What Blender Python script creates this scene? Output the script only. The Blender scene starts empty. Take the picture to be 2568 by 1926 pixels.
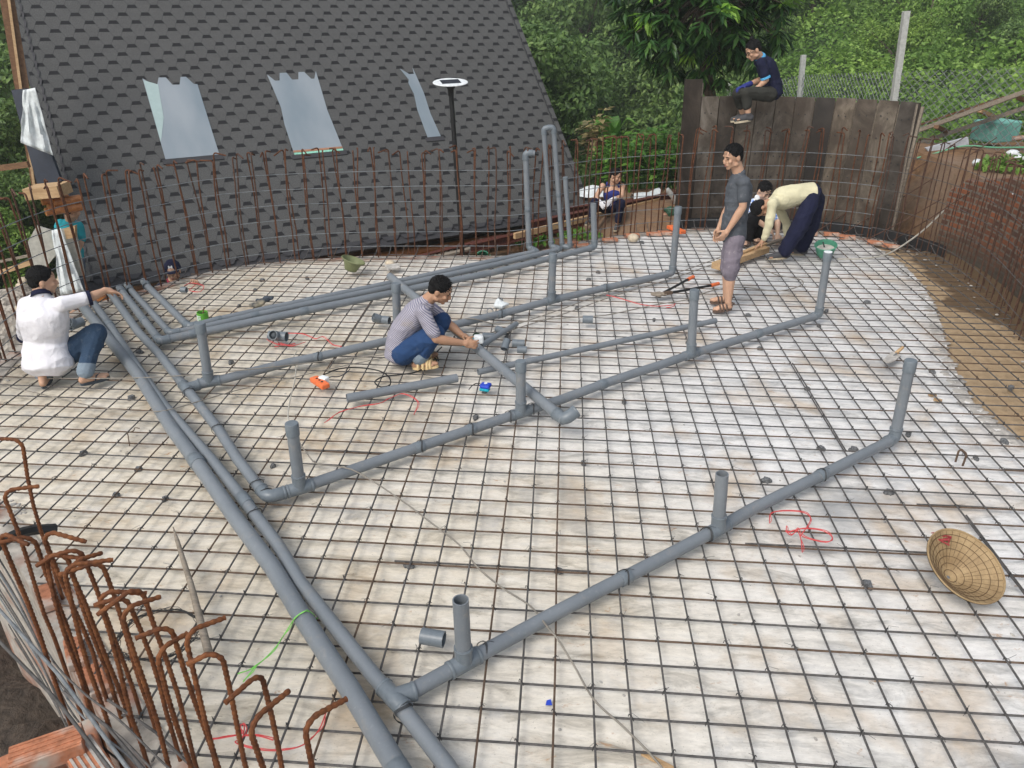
import bpy, math, random
import numpy as np
from mathutils import Vector, Matrix
random.seed(7); rng = np.random.default_rng(7)
S = bpy.context.scene
R = math.radians

# ---------------------------------------------------------------- camera
CAM = Vector((0.02384, -4.48727, 2.82482)); F = 1932.5; YAW, PITCH, ROLL = -0.077875, 0.462832, 0.0028477
cy, sy, cp, sp = math.cos(YAW), math.sin(YAW), math.cos(PITCH), math.sin(PITCH)
FW = Vector((sy*cp, cy*cp, -sp)); RT = Vector((cy, -sy, 0)); UP = RT.cross(FW)
RT, UP = RT*math.cos(ROLL)+UP*math.sin(ROLL), -RT*math.sin(ROLL)+UP*math.cos(ROLL)
cam = bpy.data.cameras.new('camera'); camo = bpy.data.objects.new('camera', cam); S.collection.objects.link(camo)
cam.sensor_width = 36; cam.lens = F/2568*36; cam.clip_start = .05; cam.clip_end = 600
m = Matrix((RT, UP, -FW)).transposed().to_4x4(); m.translation = CAM; camo.matrix_world = m
S.camera = camo
# ---------------------------------------------------------------- light
SUN_EL, SUN_AZ = R(48), R(215)
w = bpy.data.worlds.new('World'); S.world = w; w.use_nodes = True
nt = w.node_tree; bg = nt.nodes['Background']; sky = nt.nodes.new('ShaderNodeTexSky'); sky.sky_type = 'NISHITA'
sky.sun_disc = False; sky.sun_elevation = SUN_EL; sky.sun_rotation = SUN_AZ; sky.air_density = 1.2; sky.dust_density = 3.0
hs = nt.nodes.new('ShaderNodeHueSaturation'); hs.inputs['Saturation'].default_value = .5   # thin overcast
nt.links.new(sky.outputs[0], hs.inputs['Color']); nt.links.new(hs.outputs[0], bg.inputs[0]); bg.inputs[1].default_value = 0.15
sun = bpy.data.lights.new('sun', 'SUN'); sun.energy = 1.5; sun.angle = R(28); sun.color = (1, .955, .89)
so = bpy.data.objects.new('sun', sun); S.collection.objects.link(so)
sd = Vector((math.sin(SUN_AZ)*math.cos(SUN_EL), math.cos(SUN_AZ)*math.cos(SUN_EL), math.sin(SUN_EL)))
so.rotation_euler = sd.to_track_quat('Z', 'Y').to_euler()
S.view_settings.view_transform = 'Standard'; S.view_settings.look = 'None'; S.view_settings.gamma = 1
S.view_settings.exposure = 0.42
S.cycles.max_bounces = 6; S.cycles.diffuse_bounces = 3; S.cycles.glossy_bounces = 2; S.cycles.transparent_max_bounces = 8

# ---------------------------------------------------------------- placing measured points
def ray(px, py): return FW + RT*((px-1284)/F) - UP*((py-963)/F)
def G(px, py, z=0.0):
    d = ray(px, py); return CAM + d*((z-CAM.z)/d.z)
HN = Vector((FW.x, FW.y, 0)).normalized(); HR = Vector((HN.y, -HN.x, 0))
def V(B, px, py, dd=0.0):          # measured point on the upright plane through B facing the viewer's side of the yard
    n = HN; d = ray(px, py); t = ((B-CAM).dot(n)+dd)/d.dot(n); return CAM + d*t
def depth(P): return (P-CAM).dot(FW)
# ---------------------------------------------------------------- object helpers
COL = S.collection
def tag(o, label=None, cat=None, group=None, kind=None):
    if label: o['label'] = label
    if cat: o['category'] = cat
    if group: o['group'] = group
    if kind: o['kind'] = kind
    return o
def thing(name, label, cat, loc=(0, 0, 0), group=None):
    o = bpy.data.objects.new(name, None); COL.objects.link(o); o.location = loc; o.empty_display_size = .1
    return tag(o, label, cat, group)
class MB:
    def __init__(s): s.v = []; s.f = []; s.mi = []; s.cur = 0
    def add(s, vs, fs):
        b = len(s.v); s.v += [tuple(v) for v in vs]; s.f += [tuple(i+b for i in f) for f in fs]; s.mi += [s.cur]*len(fs); return s
    def box(s, c, sz, rot=None):
        c = Vector(c); hx, hy, hz = sz[0]/2, sz[1]/2, sz[2]/2
        vs = [Vector((x*hx, y*hy, z*hz)) for x in (-1, 1) for y in (-1, 1) for z in (-1, 1)]
        if rot is not None: vs = [rot @ v for v in vs]
        return s.add([c+v for v in vs], [(0, 1, 3, 2), (4, 6, 7, 5), (0, 4, 5, 1), (2, 3, 7, 6), (0, 2, 6, 4), (1, 5, 7, 3)])
    def beam(s, a, b, wd, ht, up=Vector((0, 0, 1))):
        a = Vector(a); b = Vector(b); d = (b-a).normalized(); sd = d.cross(up).normalized(); u = sd.cross(d)
        vs = [p+sd*x*wd/2+u*z*ht/2 for p in (a, b) for x in (-1, 1) for z in (-1, 1)]
        return s.add(vs, [(0, 2, 3, 1), (4, 5, 7, 6), (0, 1, 5, 4), (2, 6, 7, 3), (0, 4, 6, 2), (1, 3, 7, 5)])
    def tube(s, pts, r, n=8, caps=True, rad=None):
        pts = [Vector(p) for p in pts]; N = len(pts); t0 = (pts[1]-pts[0]).normalized()
        nr = t0.orthogonal().normalized(); rings = []
        for i, p in enumerate(pts):
            t = (pts[min(i+1, N-1)]-pts[max(i-1, 0)])
            if t.length < 1e-9: t = t0.copy()
            t.normalize(); nr = (nr-t*nr.dot(t))
            nr = nr.normalized() if nr.length > 1e-6 else t.orthogonal().normalized()
            b = t.cross(nr); rr = rad[i] if rad else r
            rings.append([p+(nr*math.cos(2*math.pi*k/n)+b*math.sin(2*math.pi*k/n))*rr for k in range(n)])
        vs = [v for g in rings for v in g]; fs = []
        for i in range(N-1):
            for k in range(n):
                k2 = (k+1) % n; fs.append((i*n+k, i*n+k2, (i+1)*n+k2, (i+1)*n+k))
        if caps: fs.append(tuple(range(n-1, -1, -1))); fs.append(tuple((N-1)*n+k for k in range(n)))
        return s.add(vs, fs)
    def hollow(s, a, b, r, t, n=20):       # open pipe with a wall
        a = Vector(a); b = Vector(b); d = (b-a).normalized(); u = d.orthogonal().normalized(); w_ = d.cross(u); vs = []
        for p, rr in ((a, r), (b, r), (b, r-t), (a, r-t)):
            vs += [p+(u*math.cos(2*math.pi*k/n)+w_*math.sin(2*math.pi*k/n))*rr for k in range(n)]
        fs = [(i*n+k, i*n+(k+1) % n, ((i+1) % 4)*n+(k+1) % n, ((i+1) % 4)*n+k) for i in range(4) for k in range(n)]
        return s.add(vs, fs)
    def ell(s, c, r, rot=None, n=12, m_=8):
        c = Vector(c); vs = []; fs = []
        for i in range(m_+1):
            th = math.pi*i/m_
            for k in range(n):
                ph = 2*math.pi*k/n; v = Vector((r[0]*math.sin(th)*math.cos(ph), r[1]*math.sin(th)*math.sin(ph), r[2]*math.cos(th)))
                vs.append(c+(rot @ v if rot is not None else v))
        for i in range(m_):
            for k in range(n): k2 = (k+1) % n; fs.append((i*n+k, (i+1)*n+k, (i+1)*n+k2, i*n+k2))
        return s.add(vs, fs)
    def cap(s, a, b, ra, rb=None, n=12):    # tapered capsule
        rb = ra if rb is None else rb; a = Vector(a); b = Vector(b); d = b-a; L = d.length
        if L < 1e-6: return s.ell(a, (ra, ra, ra))
        d /= L; pts = []; rad = []
        for k in range(5): q = math.pi/2*k/4; pts.append(a-d*ra*math.cos(q)); rad.append(max(ra*math.sin(q), 1e-4))
        for k in range(4, -1, -1): q = math.pi/2*k/4; pts.append(b+d*rb*math.cos(q)); rad.append(max(rb*math.sin(q), 1e-4))
        return s.tube(pts, 0, n, True, rad)
    def loft(s, rings, n=20):               # rings: (centre, side vector, half width, half depth)
        if len(rings) > 3:                  # smooth the body line between the measured rings
            cs = curve([q[0] for q in rings], 4); sv = curve([q[1] for q in rings], 4); wh = curve([Vector((q[2], q[3], 0)) for q in rings], 4); rings = [(a_, b_, c_.x, c_.y) for a_, b_, c_ in zip(cs, sv, wh)]
        C_ = [Vector(q[0]) for q in rings]; allr = []
        N = len(rings)
        def ring(c, sd_, ax, w_, d_):
            sd_ = (sd_-ax*sd_.dot(ax)).normalized(); dp = ax.cross(sd_)
            return [c+sd_*w_*math.cos(2*math.pi*k/n)+dp*d_*math.sin(2*math.pi*k/n) for k in range(n)]
        for i in range(N):
            ax = (C_[min(i+1, N-1)]-C_[max(i-1, 0)]).normalized(); c, sd_, w_, d_ = C_[i], Vector(rings[i][1]), rings[i][2], rings[i][3]
            if i == 0:
                for q in (.25, .7): allr.append(ring(c-ax*d_*.6*(1-q), sd_, ax, w_*q**.5, d_*q**.5))
            allr.append(ring(c, sd_, ax, w_, d_))
            if i == N-1:
                for q in (.7, .25): allr.append(ring(c+ax*d_*.6*(1-q), sd_, ax, w_*q**.5, d_*q**.5))
        vs = [v for g in allr for v in g]; fs = []; M_ = len(allr)
        for i in range(M_-1):
            for k in range(n): k2 = (k+1) % n; fs.append((i*n+k, i*n+k2, (i+1)*n+k2, (i+1)*n+k))
        fs.append(tuple(range(n-1, -1, -1))); fs.append(tuple((M_-1)*n+k for k in range(n)))
        return s.add(vs, fs)
    def prism(s, poly, z0, z1):
        n = len(poly); vs = [(p[0], p[1], z0) for p in poly]+[(p[0], p[1], z1) for p in poly]
        return s.add(vs, [tuple(range(n-1, -1, -1)), tuple(range(n, 2*n))]+[(i, (i+1) % n, n+(i+1) % n, n+i) for i in range(n)])
    def lathe(s, prof, c=(0, 0, 0), rot=None, n=24):   # prof (r, z) open profile
        c = Vector(c); vs = []
        for r_, z_ in prof:
            for k in range(n):
                v = Vector((r_*math.cos(2*math.pi*k/n), r_*math.sin(2*math.pi*k/n), z_)); vs.append(c+(rot @ v if rot is not None else v))
        return s.add(vs, [(i*n+k, i*n+(k+1) % n, (i+1)*n+(k+1) % n, (i+1)*n+k) for i in range(len(prof)-1) for k in range(n)])
    def mesh(s, name):
        me = bpy.data.meshes.new(name); me.from_pydata(s.v, [], s.f); return me
    def build(s, name, mats, parent=None, smooth=False, bevel=0, origin=None, remesh=0, smooth_it=0, subs=None):
        if not isinstance(mats, (list, tuple)): mats = [mats]
        o_ = Vector((0, 0, 0))
        if parent is not None: o_ = wl(parent)
        elif origin is not None: o_ = Vector(origin)
        if o_.length: s.v = [(v[0]-o_.x, v[1]-o_.y, v[2]-o_.z) for v in s.v]
        me = s.mesh(name); o = bpy.data.objects.new(name, me); COL.objects.link(o)
        for m_ in mats: me.materials.append(m_)
        if len(mats) > 1: me.polygons.foreach_set('material_index', s.mi)
        if remesh:
            md = o.modifiers.new('r', 'REMESH'); md.mode = 'VOXEL'; md.voxel_size = remesh; md.use_smooth_shade = True
            if smooth_it: ms = o.modifiers.new('s', 'SMOOTH'); ms.iterations = smooth_it; ms.factor = .5
            dg = bpy.context.evaluated_depsgraph_get(); dg.update()
            me2 = bpy.data.meshes.new_from_object(o.evaluated_get(dg), preserve_all_data_layers=False, depsgraph=dg); o.modifiers.clear(); o.data = me2; me2.name = name
            if not me2.materials:
                for m_ in mats: me2.materials.append(m_)
            me = me2
        if smooth:
            me.polygons.foreach_set('use_smooth', [True]*len(me.polygons))
            try: me.set_sharp_from_angle(angle=R(40))
            except Exception: pass
        if bevel:
            b = o.modifiers.new('b', 'BEVEL'); b.width = bevel; b.segments = 2; b.limit_method = 'ANGLE'
        if parent is not None: o.parent = parent
        elif origin is not None: o.location = origin
        return o
def wl(o):
    v = Vector(o.location)
    while o.parent is not None: o = o.parent; v += Vector(o.location)
    return v
def curve(pts, k=6):                        # catmull-rom
    pts = [Vector(p) for p in pts]; P = [pts[0]*2-pts[1]]+pts+[pts[-1]*2-pts[-2]]; out = []
    for i in range(1, len(P)-2):
        for j in range(k):
            t = j/k; a, b, c, d = P[i-1], P[i], P[i+1], P[i+2]
            out.append(.5*((2*b)+(c-a)*t+(2*a-5*b+4*c-d)*t*t+(3*b-a-3*c+d)*t**3))
    return out+[pts[-1]]

# ---------------------------------------------------------------- materials
class NT:
    def __init__(s, name):
        s.m = bpy.data.materials.new(name); s.m.use_nodes = True; s.t = s.m.node_tree; s.b = s.t.nodes['Principled BSDF']
    def n(s, typ, **k):
        nd = s.t.nodes.new('ShaderNode'+typ)
        for a, v in k.items():
            if a.startswith('i_'):
                key = a[2:]; key = int(key) if key.isdigit() else key.replace('_', ' ')
                if isinstance(v, bpy.types.NodeSocket): s.t.links.new(v, nd.inputs[key])
                else: nd.inputs[key].default_value = v
            else: setattr(nd, a, v)
        return nd
    def l(s, a, b): s.t.links.new(a, b)
    def co(s, kind='Object', scale=(1, 1, 1), rot=(0, 0, 0)):
        t = s.n('TexCoord'); mp = s.n('Mapping'); s.l(t.outputs[kind], mp.inputs[0]); mp.inputs['Scale'].default_value = scale; mp.inputs['Rotation'].default_value = rot
        return mp.outputs[0]
    def noise(s, vec, scale, detail=4, rough=.6, dist=0):
        q = s.n('TexNoise'); s.l(vec, q.inputs['Vector']); q.inputs['Scale'].default_value = scale; q.inputs['Detail'].default_value = detail
        q.inputs['Roughness'].default_value = rough; q.inputs['Distortion'].default_value = dist; return q.outputs['Fac']
    def ramp(s, fac, stops):
        q = s.n('ValToRGB'); s.l(fac, q.inputs[0]); e = q.color_ramp.elements
        while len(e) < len(stops): e.new(.5)
        for i, (p, c) in enumerate(stops): e[i].position = p; e[i].color = (*c, 1) if len(c) == 3 else c
        return q.outputs[0]
    def mix(s, fac, a, b, mode='MIX'):
        q = s.n('Mix', data_type='RGBA', blend_type=mode)
        for idx, v in ((0, fac), (6, a), (7, b)):
            if isinstance(v, bpy.types.NodeSocket): s.l(v, q.inputs[idx])
            elif idx == 0: q.inputs[0].default_value = v
            else: q.inputs[idx].default_value = (*v, 1)
        return q.outputs[2]
    def math(s, op, a, b=None, c=None):
        q = s.n('Math', operation=op)
        for i, v in enumerate((a, b, c)):
            if v is None: continue
            if isinstance(v, bpy.types.NodeSocket): s.l(v, q.inputs[i])
            else: q.inputs[i].default_value = v
        return q.outputs[0]
    def bump(s, h, strength=.3, dist=.01):
        q = s.n('Bump'); q.inputs['Strength'].default_value = strength; q.inputs['Distance'].default_value = dist; s.l(h, q.inputs['Height']); s.l(q.outputs[0], s.b.inputs['Normal'])
    def col(s, c):
        if isinstance(c, bpy.types.NodeSocket): s.l(c, s.b.inputs['Base Color'])
        else: s.b.inputs['Base Color'].default_value = (*c, 1)
    def fin(s, rough=.7, metal=0, spec=.4):
        s.b.inputs['Roughness'].default_value = rough; s.b.inputs['Metallic'].default_value = metal; s.b.inputs['Specular IOR Level'].default_value = spec; return s.m
def simple(name, c, rough=.7, var=.25, scale=20, bump=.15, metal=0, bd=.003, dirt=None, spec=.4):
    t = NT(name); v = t.co(); f = t.noise(v, scale); f2 = t.noise(v, scale*.23, 3)
    lo = tuple(x*(1-var) for x in c); hi = tuple(min(1, x*(1+var)) for x in c)
    q = t.ramp(f, [(.3, lo), (.7, hi)])
    if dirt: q = t.mix(t.ramp(f2, [(.48, (0, 0, 0)), (.68, (1, 1, 1))]), q, dirt)
    t.col(q)
    if bump: t.bump(f, bump, bd)
    return t.fin(rough, metal, spec)
M = {}
def mk():
    # casting board under the bars: pale film-faced sheets, cement streaks and rust stains
    t = NT('board'); v = t.co(); vs = t.co(scale=(.55, 1.7, 1)); big = t.noise(v, .42, 3, .5)
    streak = t.noise(vs, 4.2, 10, .72, .9); fine = t.noise(t.co(scale=(.6, 1.6, 1)), 28, 6, .7); blot = t.noise(v, 1.3, 5, .6, .4); spk = t.noise(v, 60, 3, .6)
    sx = t.n('SeparateXYZ'); t.l(v, sx.inputs[0])
    # warm (stained) towards the left and near side, cooler and cleaner to the right
    warm = t.math('ADD', t.math('MULTIPLY', sx.outputs[0], -.16), t.math('MULTIPLY', big, 1.2)); warm = t.math('ADD', warm, t.math('MULTIPLY', sx.outputs[1], -.05))
    clean = t.ramp(streak, [(.31, (.36, .36, .355)), (.41, (.60, .595, .58)), (.50, (.78, .77, .75)), (.75, (.88, .87, .85))])
    stain = t.ramp(streak, [(.30, (.30, .265, .21)), (.40, (.53, .475, .38)), (.50, (.72, .655, .54)), (.75, (.84, .79, .70))])
    c = t.mix(t.ramp(warm, [(.28, (0, 0, 0)), (.90, (1, 1, 1))]), clean, stain)
    c = t.mix(t.ramp(blot, [(.52, (0, 0, 0)), (.68, (.62, .62, .62))]), c, (.52, .38, .23), 'MIX')
    c = t.mix(t.ramp(t.noise(v, .8, 5, .6), [(.58, (0, 0, 0)), (.72, (.8, .8, .8))]), c, (.33, .335, .34))
    c = t.mix(t.ramp(spk, [(.70, (0, 0, 0)), (.76, (.7, .7, .7))]), c, (.13, .11, .09))
    c = t.mix(.5, c, t.ramp(fine, [(.25, (.5, .5, .5)), (.65, (1, 1, 1))]), 'MULTIPLY')
    rs = t.noise(t.co(scale=(.7, 1.5, 1)), 9, 6, .75, .5); c = t.mix(t.ramp(rs, [(.63, (0, 0, 0)), (.70, (.8, .8, .8))]), c, (.40, .22, .10)); gr_ = t.noise(t.co(scale=(.8, 1.3, 1)), 3.1, 7, .7, .4); c = t.mix(t.ramp(gr_, [(.56, (0, 0, 0)), (.70, (.55, .55, .55))]), c, (.40, .40, .40))
    fl = t.noise(v, 120, 2, .5); c = t.mix(t.ramp(fl, [(.68, (0, 0, 0)), (.72, (.5, .5, .5))]), c, (.20, .17, .14)); t.col(c); t.bump(streak, .3, .004); M['board'] = t.fin(.6)
    t = NT('wet_sand'); v = t.co(); a = t.noise(v, .9, 5); b = t.noise(v, 14, 6, .7); d = t.noise(v, 80, 3)
    c = t.ramp(b, [(.3, (.30, .21, .12)), (.7, (.46, .34, .21))]); sx = t.n('SeparateXYZ'); t.l(v, sx.inputs[0])
    wet = t.math('ADD', t.math('MULTIPLY', t.math('SUBTRACT', sx.outputs[0], 3.95), 1.6), t.math('MULTIPLY', t.math('SUBTRACT', a, .5), 2.2))
    c = t.mix(t.ramp(wet, [(.45, (0, 0, 0)), (.55, (1, 1, 1))]), c, (.13, .085, .045)); c = t.mix(t.ramp(d, [(.66, (0, 0, 0)), (.7, (1, 1, 1))]), c, (.1, .07, .045))
    t.col(c); t.bump(b, .4, .01); M['sand'] = t.fin(.75)
    M['earth_wet'] = simple('earth_wet', (.055, .042, .032), .9, .5, 14, .8, bd=.04)
    t = NT('earth'); v = t.co(); a = t.noise(v, 1.1, 6, .65); b = t.noise(v, 9, 8, .7)
    c = t.ramp(b, [(.3, (.09, .048, .022)), (.55, (.22, .118, .055)), (.75, (.36, .215, .11))]); c = t.mix(t.ramp(a, [(.4, (0, 0, 0)), (.65, (1, 1, 1))]), c, (.22, .15, .10))
    t.col(c); t.bump(b, .8, .06); M['earth'] = t.fin(.95)
    t = NT('hill'); v = t.co(); b = t.noise(v, 2.5, 6, .7); t.col(t.ramp(b, [(.35, (.03, .06, .018)), (.65, (.06, .11, .03))])); t.bump(b, .8, .3); M['hill'] = t.fin(.95)
    t = NT('gravel'); v = t.co(); q = t.n('TexVoronoi'); t.l(v, q.inputs['Vector']); q.inputs['Scale'].default_value = 16
    c = t.ramp(q.outputs['Color'], [(.1, (.16, .14, .12)), (.5, (.30, .27, .23)), (.9, (.46, .42, .36))]); t.col(c); t.bump(q.outputs['Distance'], .9, .04); M['gravel'] = t.fin(.9)
    # grey pvc
    t = NT('pvc'); v = t.co(); a = t.noise(v, 3.0, 5, .6); b = t.noise(v, 55, 4, .7)
    c = t.ramp(a, [(.3, (.150, .170, .190)), (.7, (.195, .215, .235))]); c = t.mix(t.ramp(b, [(.58, (0, 0, 0)), (.78, (.45, .45, .45))]), c, (.33, .34, .34)); dd_ = t.noise(t.co(scale=(1, 1, 1)), 7, 8, .75, .6); c = t.mix(t.ramp(dd_, [(.56, (0, 0, 0)), (.72, (.55, .55, .55))]), c, (.30, .27, .23)); t.col(c)
    t.l(t.ramp(b, [(.3, (.30, .30, .30)), (.8, (.52, .52, .52))]), t.b.inputs['Roughness']); M['pvc'] = t.m; t.b.inputs['Specular IOR Level'].default_value = .45
    t = NT('pvc_fitting'); v = t.co(); b = t.noise(v, 40, 4, .7); t.col(t.ramp(b, [(.3, (.125, .150, .172)), (.75, (.165, .19, .21))])); M['fit'] = t.fin(.36, 0, .45)
    t = NT('pvc_inside_shade'); t.col((.05, .06, .07)); M['pvc_shade'] = t.fin(.6)  # dark colour stands in for the shade inside open pipes
    def rust(nm, lo, mid, hi, rib):
        t = NT(nm); v = t.co(); b = t.noise(v, 26, 6, .7); a = t.noise(v, 2.2, 4)
        c = t.ramp(b, [(.28, lo), (.5, mid), (.75, hi)]); c = t.mix(t.ramp(a, [(.5, (0, 0, 0)), (.75, (.6, .6, .6))]), c, lo); t.col(c)
        t.bump(b, .5, .002); M[nm] = t.fin(.8, .15)
    rust('rust', (.036, .013, .007), (.105, .040, .018), (.19, .080, .036), 1)
    rust('rust_near', (.05, .017, .008), (.16, .056, .020), (.29, .115, .04), 1)
    rust('rust_dark', (.035, .018, .012), (.09, .045, .03), (.15, .085, .055), 1)
    rust('steel', (.045, .043, .042), (.095, .09, .087), (.17, .155, .145), 1)
    rust('steel_brown', (.05, .035, .026), (.115, .075, .05), (.17, .125, .095), 1)
    rust('steel_grey', (.10, .11, .12), (.18, .195, .205), (.27, .28, .285), 1)
    rust('iron_red', (.04, .013, .010), (.10, .028, .018), (.17, .055, .035), 1)
    M['wire'] = simple('wire', (.03, .03, .03), .6)
    # shingles: rows of bevelled tabs, dark shadow-band granules in the notches
    t = NT('shingle'); v = t.co(); sx = t.n('SeparateXYZ'); t.l(v, sx.inputs[0]); U, W = sx.outputs[0], sx.outputs[1]
    wv = t.noise(v, 1.2, 3); Wd, Hh = .3125, .1365
    r_ = t.math('DIVIDE', t.math('SUBTRACT', 4.288, t.math('ADD', W, t.math('MULTIPLY', t.math('SUBTRACT', wv, .5), .012))), Hh); row = t.math('FLOOR', r_); fv = t.math('FRACT', r_)
    off = t.math('MULTIPLY', t.math('MODULO', t.math('ADD', row, 200.0), 2.0), .5)
    uu = t.math('ADD', t.math('ADD', t.math('DIVIDE', t.math('SUBTRACT', U, .16), Wd), off), .5)
    fu = t.math('ABSOLUTE', t.math('SUBTRACT', t.math('FRACT', uu), .5))     # 0 at notch centre, .5 at tab centre
    edge = t.math('ADD', t.math('MULTIPLY', fv, .19), .157)                 # half width of notch in tab units
    inn = t.math('LESS_THAN', fu, edge); dark = t.math('MULTIPLY', inn, t.math('LESS_THAN', fv, .43))
    line = t.math('LESS_THAN', t.math('ABSOLUTE', t.math('SUBTRACT', fu, edge)), .016)
    hl = t.math('MULTIPLY', t.math('GREATER_THAN', fv, .955), t.math('SUBTRACT', 1.0, inn)); line = t.math('MAXIMUM', line, hl)
    g1 = t.noise(v, 150, 3, .75); g2 = t.noise(v, 45, 3); cell = t.n('TexWhiteNoise', noise_dimensions='2D'); cb = t.n('CombineXYZ'); t.l(t.math('FLOOR', t.math('ADD', uu, .5)), cb.inputs[0]); t.l(row, cb.inputs[1]); t.l(cb.outputs[0], cell.inputs[0])
    c = t.ramp(g1, [(.25, (.036, .036, .036)), (.5, (.088, .089, .088)), (.75, (.23, .231, .228))]); c = t.mix(.5, c, t.ramp(g2, [(.3, (.55, .55, .55)), (.7, (1, 1, 1))]), 'MULTIPLY')
    c = t.mix(.5, c, t.ramp(cell.outputs[0], [(0, (.84, .84, .84)), (1, (1, 1, 1))]), 'MULTIPLY')
    dk = t.ramp(g1, [(.3, (.010, .010, .012)), (.75, (.028, .028, .031))]); c = t.mix(dark, c, dk); c = t.mix(t.math('MULTIPLY', line, .45), c, (.03, .03, .033))
    t.col(c); h = t.math('ADD', t.math('MULTIPLY', t.math('SUBTRACT', 1.0, inn), .5), t.math('MULTIPLY', g1, .3)); t.bump(h, .4, .003); M['shingle'] = t.fin(.92, 0, .25)
    M['shingle_dark'] = simple('shingle_dark', (.045, .045, .05), .9, .4, 120, .3)
    # wood
    def wood(nm, a, b, sc=(1, 12, 12), rough=.75, vec=None):
        t = NT(nm); v = t.co(scale=sc); q = t.noise(v, 3, 6, .65, .8); f = t.noise(t.co(), 30, 4); t.col(t.mix(.35, t.ramp(q, [(.3, a), (.7, b)]), t.ramp(f, [(.3, (.6, .6, .6)), (.7, (1, 1, 1))]), 'MULTIPLY')); t.bump(q, .3, .003); M[nm] = t.fin(rough)
    wood('wood_pale', (.36, .22, .11), (.58, .40, .22)); wood('wood_old', (.16, .13, .10), (.34, .29, .23)); wood('wood_log', (.28, .09, .03), (.52, .22, .07), rough=.4); wood('wood_brown', (.10, .05, .025), (.22, .12, .06))
    # formwork panels
    t = NT('form_panel'); v = t.co(scale=(1, 1, .55)); a = t.noise(v, 3.2, 9, .72, 1.0); b = t.noise(t.co(), 2.2, 4, .6); d = t.noise(t.co(), 26, 3)
    isl = t.n('NewGeometry').outputs['Random Per Island']; c = t.ramp(a, [(.3, (.045, .036, .028)), (.46, (.105, .088, .070)), (.6, (.19, .165, .138)), (.75, (.29, .265, .23))])
    oi = t.n('ObjectInfo'); c = t.mix(.85, c, t.ramp(oi.outputs['Random'], [(0, (.34, .33, .33)), (.3, (.62, .56, .50)), (.6, (.85, .87, .88)), (1, (1, .92, .80))]), 'MULTIPLY')
    c = t.mix(t.ramp(b, [(.46, (0, 0, 0)), (.60, (.8, .8, .8))]), c, (.05, .036, .026)); c = t.mix(t.ramp(d, [(.68, (0, 0, 0)), (.72, (1, 1, 1))]), c, (.03, .025, .02)); t.col(c); t.bump(a, .4, .004); M['form'] = t.fin(.8)
    fw_ = M['form'].copy(); fw_.name = 'form_panel_wet'; n2 = fw_.node_tree; b2 = n2.nodes['Principled BSDF']; src = b2.inputs['Base Color'].links[0].from_socket; mx2 = n2.nodes.new('ShaderNodeMix'); mx2.data_type = 'RGBA'; mx2.blend_type = 'MULTIPLY'; mx2.inputs[0].default_value = 1; mx2.inputs[7].default_value = (.45, .43, .42, 1); n2.links.new(src, mx2.inputs[6]); n2.links.new(mx2.outputs[2], b2.inputs['Base Color']); b2.inputs['Roughness'].default_value = .55; M['form_wet'] = fw_
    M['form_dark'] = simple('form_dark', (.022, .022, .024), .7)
    # brick wall
    t = NT('brick_wall'); uvn = t.n('UVMap'); br = t.n('TexBrick'); t.l(uvn.outputs[0], br.inputs['Vector']); br.inputs['Scale'].default_value = 1; br.inputs['Brick Width'].default_value = .215; br.inputs['Row Height'].default_value = .07
    br.inputs['Mortar Size'].default_value = .012; br.inputs['Mortar Smooth'].default_value = .3; br.inputs['Color1'].default_value = (.34, .115, .05, 1); br.inputs['Color2'].default_value = (.09, .05, .04, 1); br.inputs['Mortar'].default_value = (.23, .20, .16, 1)
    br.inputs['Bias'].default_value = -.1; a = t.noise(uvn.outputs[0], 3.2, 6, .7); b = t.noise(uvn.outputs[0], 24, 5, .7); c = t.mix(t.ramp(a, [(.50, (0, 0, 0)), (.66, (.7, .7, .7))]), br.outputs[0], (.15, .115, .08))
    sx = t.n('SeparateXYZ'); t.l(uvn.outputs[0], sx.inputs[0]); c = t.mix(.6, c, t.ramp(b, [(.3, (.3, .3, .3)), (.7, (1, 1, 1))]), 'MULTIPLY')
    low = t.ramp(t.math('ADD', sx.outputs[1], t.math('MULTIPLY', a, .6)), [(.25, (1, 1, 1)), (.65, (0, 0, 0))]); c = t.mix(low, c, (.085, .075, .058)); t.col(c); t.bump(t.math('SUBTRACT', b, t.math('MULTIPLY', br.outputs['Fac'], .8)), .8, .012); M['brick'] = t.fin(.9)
    M['brick_red'] = simple('brick_red', (.42, .17, .09), .85, .3, 25, .4, dirt=(.42, .38, .33)); M['kerb'] = simple('kerb', (.36, .33, .29), .9, .35, 14, .5, bd=.01, dirt=(.27, .12, .075)); M['cement'] = simple('cement', (.40, .38, .35), .9, .3, 25, .5, bd=.01)
    M['concrete'] = simple('concrete_post', (.42, .43, .41), .85, .18, 20, .3); M['spacer'] = simple('spacer', (.12, .125, .13), .85, .6, 60, .6)
    M['stone'] = simple('stone', (.52, .44, .33), .8, .3, 12, .3)
    for nm, c, rg in (('white_plastic', (.72, .75, .76), .45), ('black', (.012, .012, .013), .45), ('orange', (.72, .16, .05), .45), ('red_string', (.56, .07, .07), .7), ('green_string', (.22, .60, .12), .6),
            ('green_bucket', (.07, .26, .17), .55), ('olive', (.17, .19, .09), .6), ('blue', (.02, .06, .48), .4), ('teal_case', (.0, .30, .38), .4), ('cord_grey', (.22, .20, .17), .7), ('cord_pale', (.40, .38, .33), .7), ('cord_black', (.01, .01, .01), .5),
            ('teal_box', (.17, .42, .36), .6), ('navy', (.018, .024, .04), .5), ('white_film', (.62, .66, .67), .55), ('grey_sheet', (.42, .44, .47), .5), ('panel_grey', (.38, .37, .33), .8), ('chrome', (.5, .5, .5), .3), ('green_hose', (.12, .34, .20), .5), ('tin_green', (.13, .42, .05), .4)):
        M[nm] = simple(nm, c, rg, .18, 18, .12)
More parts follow.
